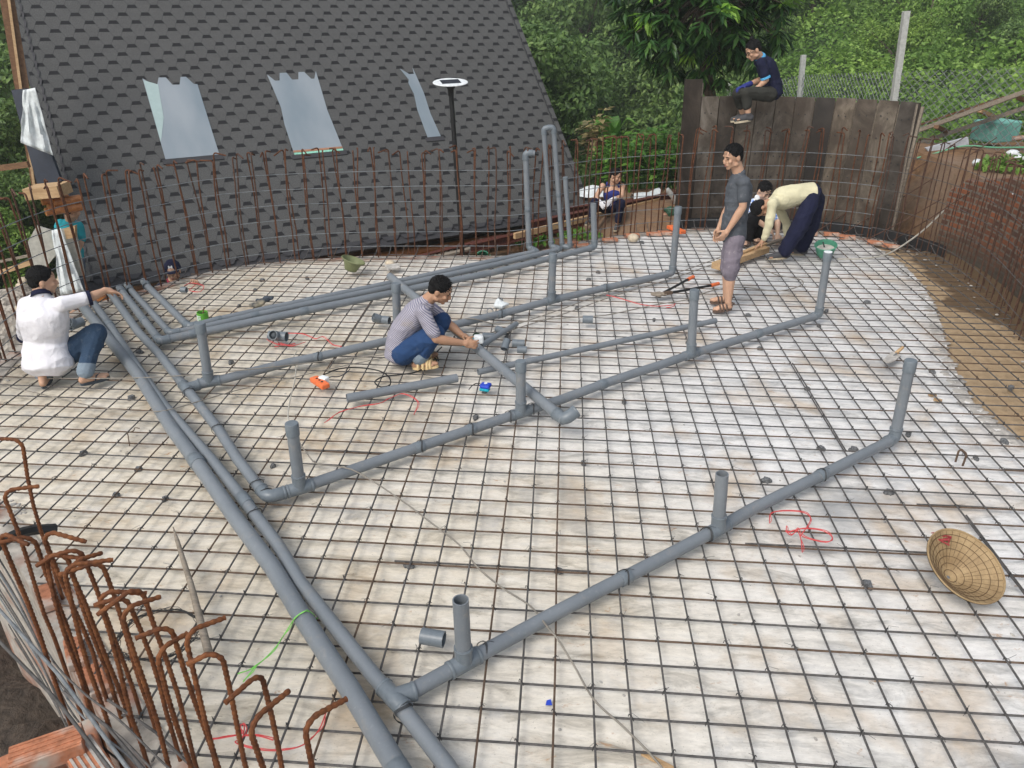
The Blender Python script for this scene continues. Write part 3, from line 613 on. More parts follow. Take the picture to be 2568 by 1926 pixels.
def tee(root, c, d, up, r, L=.085, Lu=.10):
    b = MB(); d = Vector(d).normalized(); up = Vector(up).normalized(); R_ = r*1.15; ring(b, c, d, R_, 2*L); ring(b, c+d*(L-.008), d, R_*1.05, .014); ring(b, c-d*(L-.008), d, R_*1.05, .014)
    b.tube([c, c+up*Lu], R_, 20); ring(b, c+up*(Lu-.008), up, R_*1.05, .014); return b.build('tee', M['fit'], root, smooth=True)
def coupling(root, c, d, r, L=.11):
    b = MB(); d = Vector(d).normalized(); ring(b, c, d, r*1.11, L); return b.build('coupling', M['fit'], root, smooth=True)
def wires(root, c, d, r, k=2):
    b = MB(); d = Vector(d).normalized(); u = d.orthogonal().normalized(); w_ = d.cross(u)
    for q in range(k): b.tube([c+d*(q*.006+.012*math.sin(a*2))+(u*math.cos(a)+w_*math.sin(a))*(r+.003) for a in np.linspace(0, 6.28, 17)], .0018, 4)
    b.tube([c+Vector((0, 0, r)), c+Vector((.02, .01, r+.015)), c+Vector((.05, .015, r+.005))], .0014, 4); return b.build('wire_tie', M['wire'], root, smooth=True)
def riser(root, base, px, py, r, cap=True, white=False, opened=False):
    top = V(base, px, py); d = (top-base).normalized()
    if opened:
        MB().hollow(base+d*.08, top, r, .005).build('riser', M['pvc'], root, smooth=True); MB().tube([top-d*.10, top-d*.098], r*.9, 20).build('riser_inside_shade', M['pvc_shade'], root)  # dark disc down the open riser paints the shade inside
    else:
        MB().tube([base+d*.08, top-d*.004], r, 20).build('riser', M['pvc'], root, smooth=True)
        if cap: b = MB(); b.tube([top-d*.085, top-d*.083, top-d*.006, top], 0, 20, True, [r*1.08, r*1.13, r*1.13, r*1.04]); b.build('cap', M['fit'], root, smooth=True); white and MB().tube([top, top+d*.004], r*1.06, 20).build('cap_top', M['white_plastic'], root, smooth=True)
    return d
def GP(l, z): return [G(x, y, z) for x, y in l]
def dirat(P, c):
    k = min(range(len(P)-1), key=lambda i: ((P[i]+P[i+1])/2-c).length); return (P[k+1]-P[k]).normalized()
r1, r2 = .047, .037
t = thing('drain_pipe', 'thickest grey pipe, running from the squatting man in white down to the bottom edge', 'pipe', G(492, 1155), 'grey pipe runs on the mat')
z = r1+.012; P = GP([(206, 766), (213, 775), (347, 941), (434, 1079), (492, 1157), (590, 1298), (685, 1425), (755.5, 1543), (882, 1735), (994, 1922), (1090, 2090)], z); run(t, P, r1)
coupling(t, G(493, 1158, z), dirat(P, G(493, 1158, z)), r1, .10); coupling(t, G(1005, 1945, z), dirat(P, G(1005, 1945, z)), r1, .1)
# second run with its branch
z = r2+.012; t = thing('drain_pipe', 'long grey pipe beside the thickest one, branching across the foreground with three standing pipes', 'pipe', G(990, 1749), 'grey pipe runs on the mat')
P = GP([(226, 748), (237, 764), (273, 813), (347, 925), (416, 1022), (530, 1152), (614, 1257), (698, 1368), (755.5, 1464), (853, 1588), (940, 1698), (988, 1750), (1121, 1921), (1210, 2055)], z); run(t, P, r2)
for c in ((274, 814), (614, 1256), (640, 1290)): q = G(*c, z); (coupling(t, q, dirat(P, q), r2, .12) if c[0] != 640 else wires(t, q, dirat(P, q), r2*1.12))
Q = GP([(988, 1750), (1027, 1737), (1164, 1662), (1396, 1536), (1500, 1482), (1663, 1399), (1801, 1326), (1880, 1280), (2059, 1192), (2236, 1104)], z); run(t, Q, r2)
c = G(988, 1750, z); tee(t, c, dirat(P, c), Q[1]-Q[0], r2); wires(t, G(1012, 1785, z), dirat(P, c), r2*1.15, 3)
for c, tp, op in (((1164, 1662), (1155, 1504), True), ((1801, 1326), (1811, 1188), True)):
    q = G(*c, z); d = riser(t, q, *tp, r2, opened=op); tee(t, q, dirat(Q, q), d, r2)
q = G(1725, 1368, z); wires(t, G(1772, 1342, z), dirat(Q, q), r2*1.13, 3); wires(t, G(1212, 1632, z), dirat(Q, q), r2*1.1, 2)
for c in ((1566, 1449), (2059, 1192)): q = G(*c, z); coupling(t, q, dirat(Q, q), r2, .07); wires(t, q, dirat(Q, q), r2*1.1)
q = G(2243, 1099, z); d = riser(t, q, 2285, 903, r2); elbow(t, q, Q[-2]-q, d, r2)
# third run with two branches
t = thing('drain_pipe', 'third grey pipe from the left, turning left of centre into the long middle run', 'pipe', G(674, 1244), 'grey pipe runs on the mat')
P = GP([(274, 731), (282, 742), (347, 833), (401, 890), (467, 974), (550, 1079), (595, 1150), (644, 1214), (672, 1247)], z); c0 = G(672, 1247, z)
Q = GP([(672, 1247), (752, 1224), (834, 1196), (1000, 1138), (1184, 1076), (1306, 1035), (1407, 1002), (1510, 964), (1597, 934), (1663, 913), (1733, 888), (1901, 837), (2049, 792)], z)
run(t, P[:-1]+[c0-(P[-1]-P[-2]).normalized()*.03], r2); run(t, [Q[0]+(Q[1]-Q[0]).normalized()*.03]+Q[1:], r2); elbow(t, c0, P[-2]-c0, Q[1]-Q[0], r2, .11)
for c in ((547, 1076), (645, 1216), (667, 1238)): q = G(*c, z); wires(t, q, dirat(P, q), r2*1.12)
for c, tp in (((752, 1224), (731, 1061)), ((1306, 1035), (1306, 905)), ((1733, 888), (1742, 727))):
    q = G(*c, z); d = riser(t, q, *tp, r2); tee(t, q, dirat(Q, q), d, r2)
q = G(2053, 790, z); d = riser(t, q, 2077, 632, r2, True, True); elbow(t, q, Q[-2]-q, d, r2)
for c in ((1051, 1121), (1180, 1077), (1510, 964), (1901, 837)): q = G(*c, z); coupling(t, q, dirat(Q, q), r2, .07)
for c in ((1275, 1046), (1332, 1026), (1180, 1077), (1053, 1120)): q = G(*c, z); wires(t, q, dirat(Q, q), r2*1.15)
B2 = GP([(467, 974), (524, 958), (552, 953), (723, 909), (796, 895), (959, 858), (1060, 835), (1141, 814), (1257, 787), (1383, 753), (1517, 722), (1682, 686)], z); run(t, B2, r2)
c = G(467, 974, z); tee(t, c, dirat(P, c), B2[1]-B2[0], r2); wires(t, G(474, 986, z), dirat(P, c), r2*1.2)
for c, tp in (((524, 958), (501, 810)), ((997, 850), (993, 710)), ((1383, 753), (1387, 636))):
    q = G(*c, z); d = riser(t, q, *tp, r2); tee(t, q, dirat(B2, q), d, r2)
q = G(1686, 684, z); d = riser(t, q, 1701, 518, r2); elbow(t, q, B2[-2]-q, d, r2)
for c in ((796, 895), (1255, 788), (1517, 722)): q = G(*c, z); coupling(t, q, dirat(B2, q), r2, .07); wires(t, q, dirat(B2, q), r2*1.1)
# three bundled runs going to the far cage
r3 = .032; z = r2+.012
t = thing('drain_pipe', 'nearest of the three bundled grey pipes across the back, ending in a short standing pipe', 'pipe', G(401, 853), 'bundled grey pipes at the back')
P = GP([(300, 722), (307, 733), (362, 804), (401, 855)], z); Q = GP([(401, 855), (485, 837), (518, 831), (762, 780), (984, 735), (1062, 718), (1242, 682), (1387, 646), (1488, 620)], z); run(t, P, r2); run(t, Q, r2); elbow(t, P[-1], P[-2]-P[-1], Q[1]-Q[0], r2)
for c, X in (((362, 804), P), ((485, 837), Q), ((762, 780), Q)): q = G(*c, z); coupling(t, q, dirat(X, q), r2, .08)
q = G(1491, 619, z); d = riser(t, q, 1488, 510, r2, False); elbow(t, q, Q[-2]-q, d, r2)
t = thing('drain_pipe', 'middle one of the three bundled grey pipes, rising into a tall upside-down U', 'pipe', G(427, 835), 'bundled grey pipes at the back'); z3 = r3+.012
P = GP([(318, 714), (327, 726), (427, 836)], z3); Q = GP([(427, 836), (513, 820), (638, 791), (778, 761), (981, 720), (1242, 664), (1387, 629), (1402, 624)], z3); run(t, P, r3); run(t, Q, r3); elbow(t, P[-1], P[-2]-P[-1], Q[1]-Q[0], r3)
for c in ((638, 791),): q = G(*c, z3); coupling(t, q, dirat(Q, q), r3, .08)
a = G(1405, 624, z3); bq = G(1383, 618, z3); a2 = V(bq, 1363.7, 322); a3 = V(bq, 1388, 319); g1 = G(1410, 618, z3); g2 = G(1430, 620, z3); top2 = V(g2, 1417.5, 447)
run(t, [Q[-1], a, bq], r3, .02); elbow(t, a, Q[-2]-a, bq-a, r3, .06); elbow(t, bq, a-bq, a2-bq, r3, .07); run(t, [bq, a2, a3, g1, g2, top2], r3*.9, .06)
elbow(t, a2, bq-a2, a3-a2, r3*.9, .07); elbow(t, a3, a2-a3, g1-a3, r3*.9, .07); elbow(t, g1, a3-g1, g2-g1, r3*.9, .06); elbow(t, g2, g1-g2, top2-g2, r3*.9, .07)
coupling(t, a3.lerp(g1, .55), g1-a3, r3*.92, .05); coupling(t, top2, top2-g2, r3*.9, .03)
t = thing('drain_pipe', 'farthest of the three bundled grey pipes, ending in a tall riser with a black plug', 'pipe', G(474, 819), 'bundled grey pipes at the back')
P = GP([(360, 705), (369, 717), (474, 820)], z3); Q = GP([(474, 820), (545, 802), (658, 777), (776, 753), (975, 711), (1148, 674), (1344, 631)], z3); run(t, P, r2*.95); run(t, Q, r3); elbow(t, P[-1], P[-2]-P[-1], Q[1]-Q[0], r2*.95)
for c in ((545, 802), (776, 753)): q = G(*c, z3); coupling(t, q, dirat(Q, q), r3, .08)
a = G(1347, 630, z3); bq = G(1327, 622, z3); a2 = V(bq, 1318, 383); a3 = V(bq, 1341, 385); run(t, [Q[-1], a, bq], r3, .02); elbow(t, a, Q[-2]-a, bq-a, r3, .06); run(t, [bq, a2, a3], r2*.95, .06); elbow(t, bq, a-bq, a2-bq, r2*.95, .08); elbow(t, a2, bq-a2, a3-a2, r2*.95, .08); coupling(t, bq.lerp(a2, .42), a2-bq, r2*.95, .05)
dd = (a3-a2).normalized(); MB().tube([a3-dd*.005, a3+dd*.045], r2*.62, 14).build('plug', M['black'], t, smooth=True)
# socket ends where the five runs start at the left rim
for k, (px, py, rr) in enumerate([(368, 715, .036), (326, 725, .033), (306, 731, .037)]):
    q = G(px, py, .05); tag(MB().hollow(q-Vector((.02, -.03, 0)), q+Vector((.02, -.04, 0)), rr*1.13, .006).build('pipe_socket', M['fit'], smooth=True, origin=q), ['pale socket on the end of the rightmost pipe at the left rim', 'pale socket on the end of the thin middle pipe at the left rim', 'pale socket on the pipe end nearest the hand of the man in white'][k], 'pipe socket', 'sockets on the pipe ends')
# loose lengths
def loose(label, a, c, r, el=None):
    t = thing('loose_pipe', label, 'pipe', a, 'loose pipe lengths'); d = (c-a).normalized()
    MB().hollow(a, c, r, .004).build('pipe', M['pvc'], t, smooth=True); b = MB(); b.tube([a+d*.05, a+d*.052], r*.92, 20); b.tube([c-d*.052, c-d*.05], r*.92, 20); b.build('pipe_inside_shade', M['pvc_shade'], t); return t  # dark discs near both ends paint the shade inside the pipe
a, c = G(978, 693, .165), G(1415, 1053, .15); t = loose('long loose grey pipe with an elbow on its near end, held by the striped man', a, c, .041)
el_up = (RT*.75+Vector((0, 0, 1))*.45+Vector((HN.x, HN.y, 0))*.35).normalized(); elbow(t, c, a-c, el_up, .041, .11)
loose('thin loose grey pipe lying under the elbowed one and pointing to the sandalled man', G(1199, 933, .038), G(1795, 804, .038), .027)
loose('short thick loose grey pipe lying alone below the squatting man in stripes', G(870, 999, .045), G(1146, 948, .045), .036)
loose('short thin grey pipe lying across the cut end of the long elbowed pipe', G(1205, 868, .075), G(1295, 812, .035), .026)
def bit(label, px, py, r, L, ang, tilt=0, name='pipe_offcut', up=False):
    q = G(px, py, r+.01); d = Vector((math.cos(R(ang)), math.sin(R(ang)), 0))*math.cos(R(tilt))+Vector((0, 0, math.sin(R(tilt)))); t = MB(); t.hollow(q-d*L/2, q+d*L/2, r, .006); 
    return tag(t.build(name, M['fit'], smooth=True, origin=q), label, 'pipe fitting', 'loose pipe fittings')
for a in [('short grey sleeve lying in the near foreground beside the first standing pipe', 1085, 1599, .040, .115, -8), ('grey sleeve lying right of the angle grinder', 1225, 845, .038, .11, 0), ('upper of two grey sleeves side by side right of the cut pipe', 1300, 861, .036, .11, 0), ('lower and smaller of the two grey sleeves right of the cut pipe', 1309, 877, .032, .085, 0),
          ('grey sleeve standing on end right of the cut pipe', 1268, 864, .034, .10, 75, 35), ('lone grey sleeve between the thin pipe and the bolt cutter', 1474, 801, .038, .10, 0), ('dark open sleeve beside the crumpled white bag', 1229, 781, .034, .06, -80, 30), ('dark open sleeve behind the crumpled white bag', 1253, 755, .034, .06, -80, 30), ('dark open grey sleeve half under the short thin pipe', 1256, 829, .034, .10, 140), ('tiny grey sleeve by the red string at the back left rim', 461, 727, .032, .06, 0)]: bit(*a)
def loose_tee(label, px, py, r, ang, turn, s_=1):
    q = G(px, py, r*1.1+.01); root = thing('tee_fitting', label, 'pipe fitting', q, 'loose pipe fittings'); d = Vector((math.cos(R(ang)), math.sin(R(ang)), 0)); u = Vector((math.cos(R(turn)), math.sin(R(turn)), .55)).normalized()
    b = MB(); b.hollow(q-d*.085*s_, q+d*.085*s_, r, .006); b.build('body', M['fit'], root, smooth=True); MB().hollow(q+u*r*.6, q+u*.09*s_, r*.98, .006).build('branch', M['fit'], root, smooth=True); MB().ell(q+u*.05, (r*.8, r*.8, r*.8)).build('bore_shade', M['pvc_shade'], root, smooth=True); return root  # dark ball in the branch paints the shade of the opening
loose_tee('loose grey tee fitting with red string trailing from it', 697, 843, .045, -5, -100); loose_tee('loose grey tee fitting behind the striped shirt of the squatting man', 957, 801, .038, -15, -150); loose_tee('loose grey tee fitting between the white shirted man and the thickest pipe', 190, 812, .046, 70, -110, .8)

# ---------------------------------------------------------------- cords and strings
def cord(name, label, cat, pts, r, mat_, group=None, n=6, k=6):
    P = curve([G(*p) if len(p) == 3 else G(p[0], p[1], .014) for p in pts], k); return tag(MB().tube(P, r, n).build(name, M[mat_], smooth=True, origin=P[0]), label, cat, group)
cord('hose', 'long thin brown grey cord winding from the left standing pipe to the bottom edge', 'cord', [(748, 1105), (768, 1135), (795, 1163), (850, 1170, .1), (900, 1186, .1), (1000, 1250), (1080, 1310), (1150, 1365), (1200, 1425), (1262, 1476), (1330, 1520), (1375, 1575, .1), (1400, 1605, .09), (1440, 1670), (1490, 1755), (1560, 1820), (1630, 1890), (1680, 1950)], .005, 'cord_grey')
cord('cord', 'pale cord hanging down from the power strip to the left standing pipe', 'cord', [(727, 1062, .0), (722, 1040), (728, 1000), (738, 960), (742, 925), (735, 900), (745, 880)], .0055, 'cord_pale')
cord('cable', 'grey cord stretched across from the left edge over the pipes to the squatting man', 'cord', [(-20, 948, .05), (120, 949, .05), (330, 948, .10), (480, 940, .1), (640, 925, .10), (760, 912, .05), (860, 900, .03), (965, 890, .02)], .0048, 'cord_grey')
cord('cable', 'brown wire sagging across the pipes on the left, lower of the two wires', 'cord', [(-20, 962, .05), (90, 985, .03), (200, 1012, .02), (300, 1028, .05), (380, 1032, .10), (430, 1026, .1), (520, 1000, .08), (620, 972, .03), (720, 950, .02), (850, 920, .02), (960, 898, .02)], .0045, 'cord_grey')
cord('cable', 'pair of brown cords running from the grinder to the far lumber, upper one', 'cord', [(1180, 850), (1260, 825), (1400, 778), (1520, 735), (1650, 700), (1780, 655), (1850, 625)], .0055, 'cord_grey')
cord('cable', 'brown cord beside the bolt cutter running to the far lumber, lower one', 'cord', [(1190, 856), (1280, 828), (1420, 785), (1540, 742), (1680, 700), (1790, 662)], .0055, 'cord_grey')
cord('cable', 'brown cord curving below the bolt cutter and around the standing man', 'cord', [(1120, 810), (1180, 799, .09), (1240, 812), (1300, 808), (1420, 797), (1520, 790), (1640, 765), (1720, 752), (1760, 737), (1800, 726), (1860, 720), (1950, 730), (2010, 715), (2005, 700), (1950, 690), (1910, 673)], .006, 'cord_grey')
cord('cable', 'black cord looping on the mat behind the grinder man', 'cord', [(1100, 905), (1095, 885), (1108, 870)], .006, 'cord_black')
cord('cable', 'black cable looping from the orange power strip around to the yellow sandals', 'cord', [(812, 940), (850, 925), (900, 922), (950, 930), (975, 945), (978, 965), (955, 970), (940, 958), (960, 945), (1000, 940), (1040, 934), (1070, 920), (1095, 905), (1090, 898)], .006, 'cord_black')
def stringy(label, paths, mat_='red_string'):
    root = thing('string', label, 'string', G(*paths[0][0][:2], .01), 'plastic strings')
    for p in paths: P = curve([G(*q) if len(q) == 3 else G(q[0], q[1], .016) for q in p], 5); b = MB(); b.tube(P, .0030, 5); b.tube([v+Vector((.006+.006*math.sin(i*.9), .004, .003)) for i, v in enumerate(P)], .0022, 4); b.build('strand', M[mat_], root, smooth=True)
stringy('red plastic string looped on the mat between the foreground run and the conical hat', [[(1930, 1312), (1932, 1290), (1955, 1282), (2010, 1284), (2033, 1300), (2018, 1330), (2012, 1345), (2070, 1360), (2087, 1347), (2060, 1330), (2010, 1326), (1975, 1335), (1972, 1320)], [(1998, 1325), (2008, 1350), (2012, 1385)], [(1970, 1332), (1985, 1342), (2000, 1326)]])
stringy('bright red string trailing below the short thick loose pipe', [[(814, 1060), (850, 1035), (900, 1020), (950, 1012), (975, 1000), (1005, 988), (1030, 995), (1048, 1010), (1038, 1040)]])
stringy('red string trailing right from the loose tee fitting', [[(720, 836), (760, 838), (790, 850), (810, 845), (835, 865), (856, 870), (838, 878)]]); stringy('tuft of red string spilling out of the loose tee fitting', [[(688, 838), (670, 850), (690, 862), (715, 866), (740, 862)], [(690, 842), (700, 866), (688, 870)], [(700, 860), (730, 868), (765, 858)]])
stringy('thin red string lying left of the bolt cutter', [[(1520, 740), (1560, 750), (1600, 762), (1640, 768), (1680, 766), (1693, 762), (1685, 770), (1670, 772)]]); stringy('red string knot at the back left rim near the capped man', [[(462, 716), (480, 710), (510, 718), (500, 732), (475, 728), (490, 715)]])
stringy('pink red ribbon tied in a bow at the bottom left behind the near rusty bars', [[(525, 1855), (560, 1850), (605, 1840), (598, 1822), (612, 1818), (608, 1850), (590, 1862), (640, 1878), (700, 1882), (760, 1868), (800, 1830), (822, 1780), (850, 1765)], [(610, 1845), (650, 1846), (685, 1856)]])
stringy('lime green ribbon tied round the thickest pipe', [[(596, 1690), (640, 1672), (690, 1625), (720, 1580), (742, 1548, .1), (768, 1532, .11), (782, 1545, .06), (790, 1555)], [(784, 1556), (800, 1548), (815, 1545)], [(640, 1672), (610, 1710)]], 'green_string')
# dark coil of tie wire and the black hose left
b = MB()
for k in range(9): b.tube([G(398, 1590, .03+.002*k)+Vector(((.19+random.uniform(-.02, .02))*math.cos(a), (.17+random.uniform(-.015, .015))*math.sin(a), .01*math.sin(3*a+k))) for a in np.linspace(0, 6.2, 26)], .0016, 4)
tag(b.build('wire_coil', M['wire'], smooth=True, origin=G(398, 1590, .03)), 'coil of thin black tie wire on the mat behind the near rusty bars', 'wire coil')
cord('hose', 'thick dark hose bent over the rim at the lower left', 'hose', [(-60, 1440, .3), (-20, 1385, .3), (30, 1345, .25), (80, 1330, .2), (140, 1325, .15)], .028, 'black')
cord('cord', 'pale cord curving down from the right cage onto the wet sand', 'cord', [(2430, 430, .8), (2400, 490, .6), (2350, 545, .35), (2300, 590, .15), (2230, 635, .03), (2170, 648, .01), (2100, 650, .01)], .011, 'cord_pale')
# ---------------------------------------------------------------- shingled A-frame house
HO = Vector((-6.202, 4.744, -.5)); UD = Vector((.81874, .57417, 0)); VD = Vector((-.37628, .53656, .75532)).normalized(); NO = UD.cross(VD).normalized()
HM = Matrix((UD, VD, NO)).transposed()
house = thing('house', 'steep A-frame house with dark grey hexagonal shingles and three pale film-covered roof windows', 'house', HO)
def loc(b, name, mat_, parent=house, **k):         # mesh given in roof coordinates (along, up the slope, out)
    o = b.build(name, mat_, None, **k); o.parent = parent; o.rotation_euler = HM.to_euler(); return o
def uvw(u, v, w=0): return HO+UD*u+VD*v+NO*w
VT = 6.7
b = MB(); b.box((3.94, VT/2, -.04), (8.16, VT, .08)); loc(b, 'roof_slope', M['shingle'])
b = MB(); b.box((3.94, -.055, -.05), (8.16, .15, .06)); 
for k in range(27):                                # lowest row of tabs over the starter strip
    u = -.05+k*.3125; b.add([(u, .012, .001), (u+.30, .012, .001), (u+.24, -.06, .004), (u+.06, -.06, .004)], [(0, 3, 2, 1)])
loc(b, 'starter_strip', M['shingle_dark'])
for u0, sgn in ((-.14, -1), (8.02, 1)):            # overlapping folded tabs down both verges
    b = MB()
    for k in range(50):
        v = k*.135; w0 = .014; b.add([(u0+sgn*.03, v, -.06), (u0+sgn*.03, v+.16, -.055), (u0-sgn*.11, v+.16, w0-.008), (u0-sgn*.11, v, w0), (u0-sgn*.13, v+.08, w0)], [(0, 1, 2, 4, 3) if sgn > 0 else (3, 4, 2, 1, 0)])
    loc(b, 'verge_trim', M['shingle_dark'])
apex = uvw(0, VT); hor = Vector((VD.x, VD.y, 0)).normalized(); half = (apex-HO).dot(hor)
b = MB(); o2 = [HO+UD*u+hor*(2*half) for u in (-.14, 8.02)]; t2 = [apex+UD*u for u in (-.14, 8.02)]
b.add([o2[0], o2[1], t2[1], t2[0]]+[p-Vector((0, 0, .1)) for p in (o2[0], o2[1], t2[1], t2[0])], [(1, 0, 3, 2), (4, 5, 6, 7), (0, 1, 5, 4)]); b.build('roof_slope', M['shingle'], house)
for u in (.35, 7.6):                               # timber gable walls
    b = MB(); a, c, d = uvw(u, .1, -.2), HO+UD*u+hor*(2*half-.2), uvw(u, VT-.2, -.2); b.add([a, c, d, a+UD*.12, c+UD*.12, d+UD*.12], [(0, 1, 2), (5, 4, 3), (0, 2, 5, 3), (0, 3, 4, 1), (1, 4, 5, 2)]); b.build('gable_wall', M['wood_brown'], house)
W1 = [(1.264, 1.677), (2.008, 1.679), (1.999, 2.876), (1.95, 2.88), (1.87, 3.012), (1.794, 3.012), (1.748, 2.882), (1.649, 2.886), (1.589, 3.013), (1.491, 3.018), (1.433, 2.874), (1.40, 2.876), (1.27, 3.015)]
W2 = [(3.091, 1.569), (3.872, 1.583), (3.83, 2.3), (3.855, 3.02), (3.79, 2.88), (3.74, 2.88), (3.66, 3.012), (3.57, 3.012), (3.53, 2.88), (3.43, 2.88), (3.38, 3.01), (3.27, 3.01), (3.23, 2.875), (3.16, 2.875), (3.07, 2.99), (3.12, 2.4), (3.09, 2.1)]
W3 = [(5.366, 1.664), (5.609, 1.665), (5.57, 2.1), (5.585, 2.5), (5.545, 3.0), (5.53, 2.885), (5.44, 2.885), (5.31, 3.0), (5.40, 2.78), (5.37, 2.72), (5.40, 2.5), (5.36, 2.2)]
for W in (W1, W2, W3):
    n = len(W); b = MB(); b.add([(u, v, .002) for u, v in W]+[(u, v, .010) for u, v in W], [tuple(range(n, 2*n))]+[(i, (i+1) % n, n+(i+1) % n, n+i) for i in range(n)]); wd = loc(b, 'window', M['film'])
    u0, u1 = min(p[0] for p in W[:2]), max(p[0] for p in W[:2]); vb = W[0][1]
    b = MB(); b.box(((u0+u1)/2, vb-.045, .006), (u1-u0+.09, .075, .02)); s_ = b.build('sill', M['shingle_dark']); s_.parent = wd
b = MB(); b.add([(1.275, 2.98, .0125), (1.268, 1.95, .0125), (1.40, 2.35, .0125), (1.455, 2.90, .0125)], [(0, 1, 2, 3)]); loc(b, 'reflection_strip', simple('mint_reflection', (.36, .46, .45), .25, .05, 10, 0))  # greenish reflection on the first window, painted as a flat strip
for v, mm in ((1.575, simple('mint_tape', (.25, .55, .42), .5)), (1.615, simple('tan_tape', (.34, .17, .10), .5))):
    b = MB(); b.box((3.48, v, .013), (.78, .034, .006)); loc(b, 'window_tape', mm)
# timber under the eave: logs, posts, dark recess
for w, dz, r_, mt in ((-.35, -.16, .085, 'wood_log'), (-.75, -.38, .10, 'wood_log')):
    a, c = uvw(-.1, .0, w)+Vector((0, 0, dz)), uvw(8.0, .0, w)+Vector((0, 0, dz)); P = [a.lerp(c, q/12)+Vector((0, 0, mn.noise(Vector((q*.8, w, 0)))*.02)) for q in range(13)]; MB().tube(P, r_, 12).build('eave_log', M[mt], house, smooth=True)
for u in (.3, 2.2, 4.3, 6.2, 7.7):
    p = uvw(u, .0, -.5)+Vector((0, 0, -.2)); MB().tube([p, p+Vector((0, 0, -1.2))], .08, 10).build('post', M['wood_log'], house, smooth=True)
b = MB(); a = HO+hor*.9+Vector((0, 0, -.05)); 
b.add([a, a+UD*8, a+UD*8+Vector((0, 0, -1.3)), a+Vector((0, 0, -1.3))], [(0, 1, 2, 3)]); b.build('underfloor_wall', M['wood_brown'], house)
# left verge: brown board, navy sheet, white plastic
B0 = HO+Vector((-.25, .3, 0)); 
def Vq(px, py, dd=0.0): return V(B0, px, py, dd)
b = MB(); b.beam(Vq(8, -60, .9), Vq(98, 470, .1), .16, .05, NO); b.build('verge_board', M['wood_brown'], house); b = MB(); b.beam(Vq(14, -60, .85), Vq(86, 470, .05), .03, .05, NO); b.build('verge_batten', M['wood_pale'], house)
b = MB(); P = [Vq(28, 226, .3), Vq(66, 222, .3), Vq(158, 466, .06), Vq(94, 466, .06)]; b.add(P+[p+HN*.05 for p in P], [(0, 3, 2, 1), (4, 5, 6, 7), (0, 1, 5, 4), (1, 2, 6, 5), (2, 3, 7, 6), (3, 0, 4, 7)]); b.build('verge_sheet', M['navy'], house)
def drape(name, label, cat, corners, nu, nv, amp, mat_, B, dd=0, th=.004, fold=5):
    (a, bq, c, d) = corners; b = MB()
    for j in range(nv+1):
        for i in range(nu+1):
            s_, t_ = i/nu, j/nv; x = (a[0]*(1-s_)+bq[0]*s_)*(1-t_)+(d[0]*(1-s_)+c[0]*s_)*t_; y = (a[1]*(1-s_)+bq[1]*s_)*(1-t_)+(d[1]*(1-s_)+c[1]*s_)*t_
            f = math.sin(s_*fold*math.pi+1.5*mn.noise(Vector((s_*2, t_*3, 1))))*amp*(.4+t_)+mn.noise(Vector((s_*5, t_*5, 9)))*amp*1.2
            x += mn.noise(Vector((t_*4, 2 if s_ < .5 else 7, 0)))*5*(1 if s_ in (0, 1) else 0); b.v.append(tuple(V(B, x, y, dd+f)))
    for j in range(nv):
        for i in range(nu): q = j*(nu+1)+i; b.f.append((q, q+1, q+nu+2, q+nu+1)); b.mi.append(0)
    o = b.build(name, M[mat_], smooth=True, origin=V(B, a[0], a[1], dd)); md = o.modifiers.new('s', 'SOLIDIFY'); md.thickness = th
    return tag(o, label, cat)
drape('plastic_sheet', 'crumpled white plastic sheet hung over the left verge of the shingled house', 'plastic sheet', [(58, 226), (88, 220), (134, 390), (52, 358)], 14, 18, .022, 'white_film', B0, -.05)
# box of logs and site clutter on the left
Bc = Vector((-6.4, 4.2, -.6))
lg = thing('timber_box', 'pale plank on reddish log ends beside the lower left corner of the house', 'timber stack', V(Bc, 120, 540))
b = MB(); b.beam(V(Bc, 78, 482), V(Bc, 163, 474), .30, .13); b.build('plank', M['wood_pale'], lg)
for k, (px, py) in enumerate([(125, 505), (140, 520), (155, 508), (158, 528), (135, 532)]): a = V(Bc, px, py); b = MB(); b.tube([a-HR*.10, a+HR*.12+HN*.2], .05, 10); b.build('log', M['wood_log'], lg, smooth=True)
def slab(name, label, cat, pts, th, mat_, B, dd=0, group=None):
    P = [V(B, p[0], p[1], dd+(p[2] if len(p) > 2 else 0)) for p in pts]; n = len(P); b = MB(); b.add(P+[p+HN*th for p in P], [tuple(range(n-1, -1, -1)), tuple(range(n, 2*n))]+[(i, (i+1) % n, n+(i+1) % n, n+i) for i in range(n)]); return tag(b.build(name, M[mat_], origin=P[0]), label, cat, group)
slab('cement_board', 'grey cement board leaning behind the left cage', 'board', [(68, 610), (92, 566), (130, 578), (140, 640), (90, 700)], .02, 'panel_grey', Bc, .3)
slab('cement_board', 'pale grey board standing beside the man in the teal shirt', 'board', [(132, 578), (190, 568), (192, 590), (212, 690), (160, 700)], .02, 'panel_grey', Bc, .1)
slab('carton', 'brown carton strip on top of the pale board by the teal shirt', 'carton', [(160, 574), (188, 566), (188, 596), (166, 600)], .05, 'wood_pale', Bc, .02)
drape('plastic_sheet', 'white plastic sheet hanging down from the boards at the left behind the cage', 'plastic sheet', [(130, 578), (152, 572), (212, 730), (152, 740)], 10, 14, .015, 'white_film', Bc, .0)
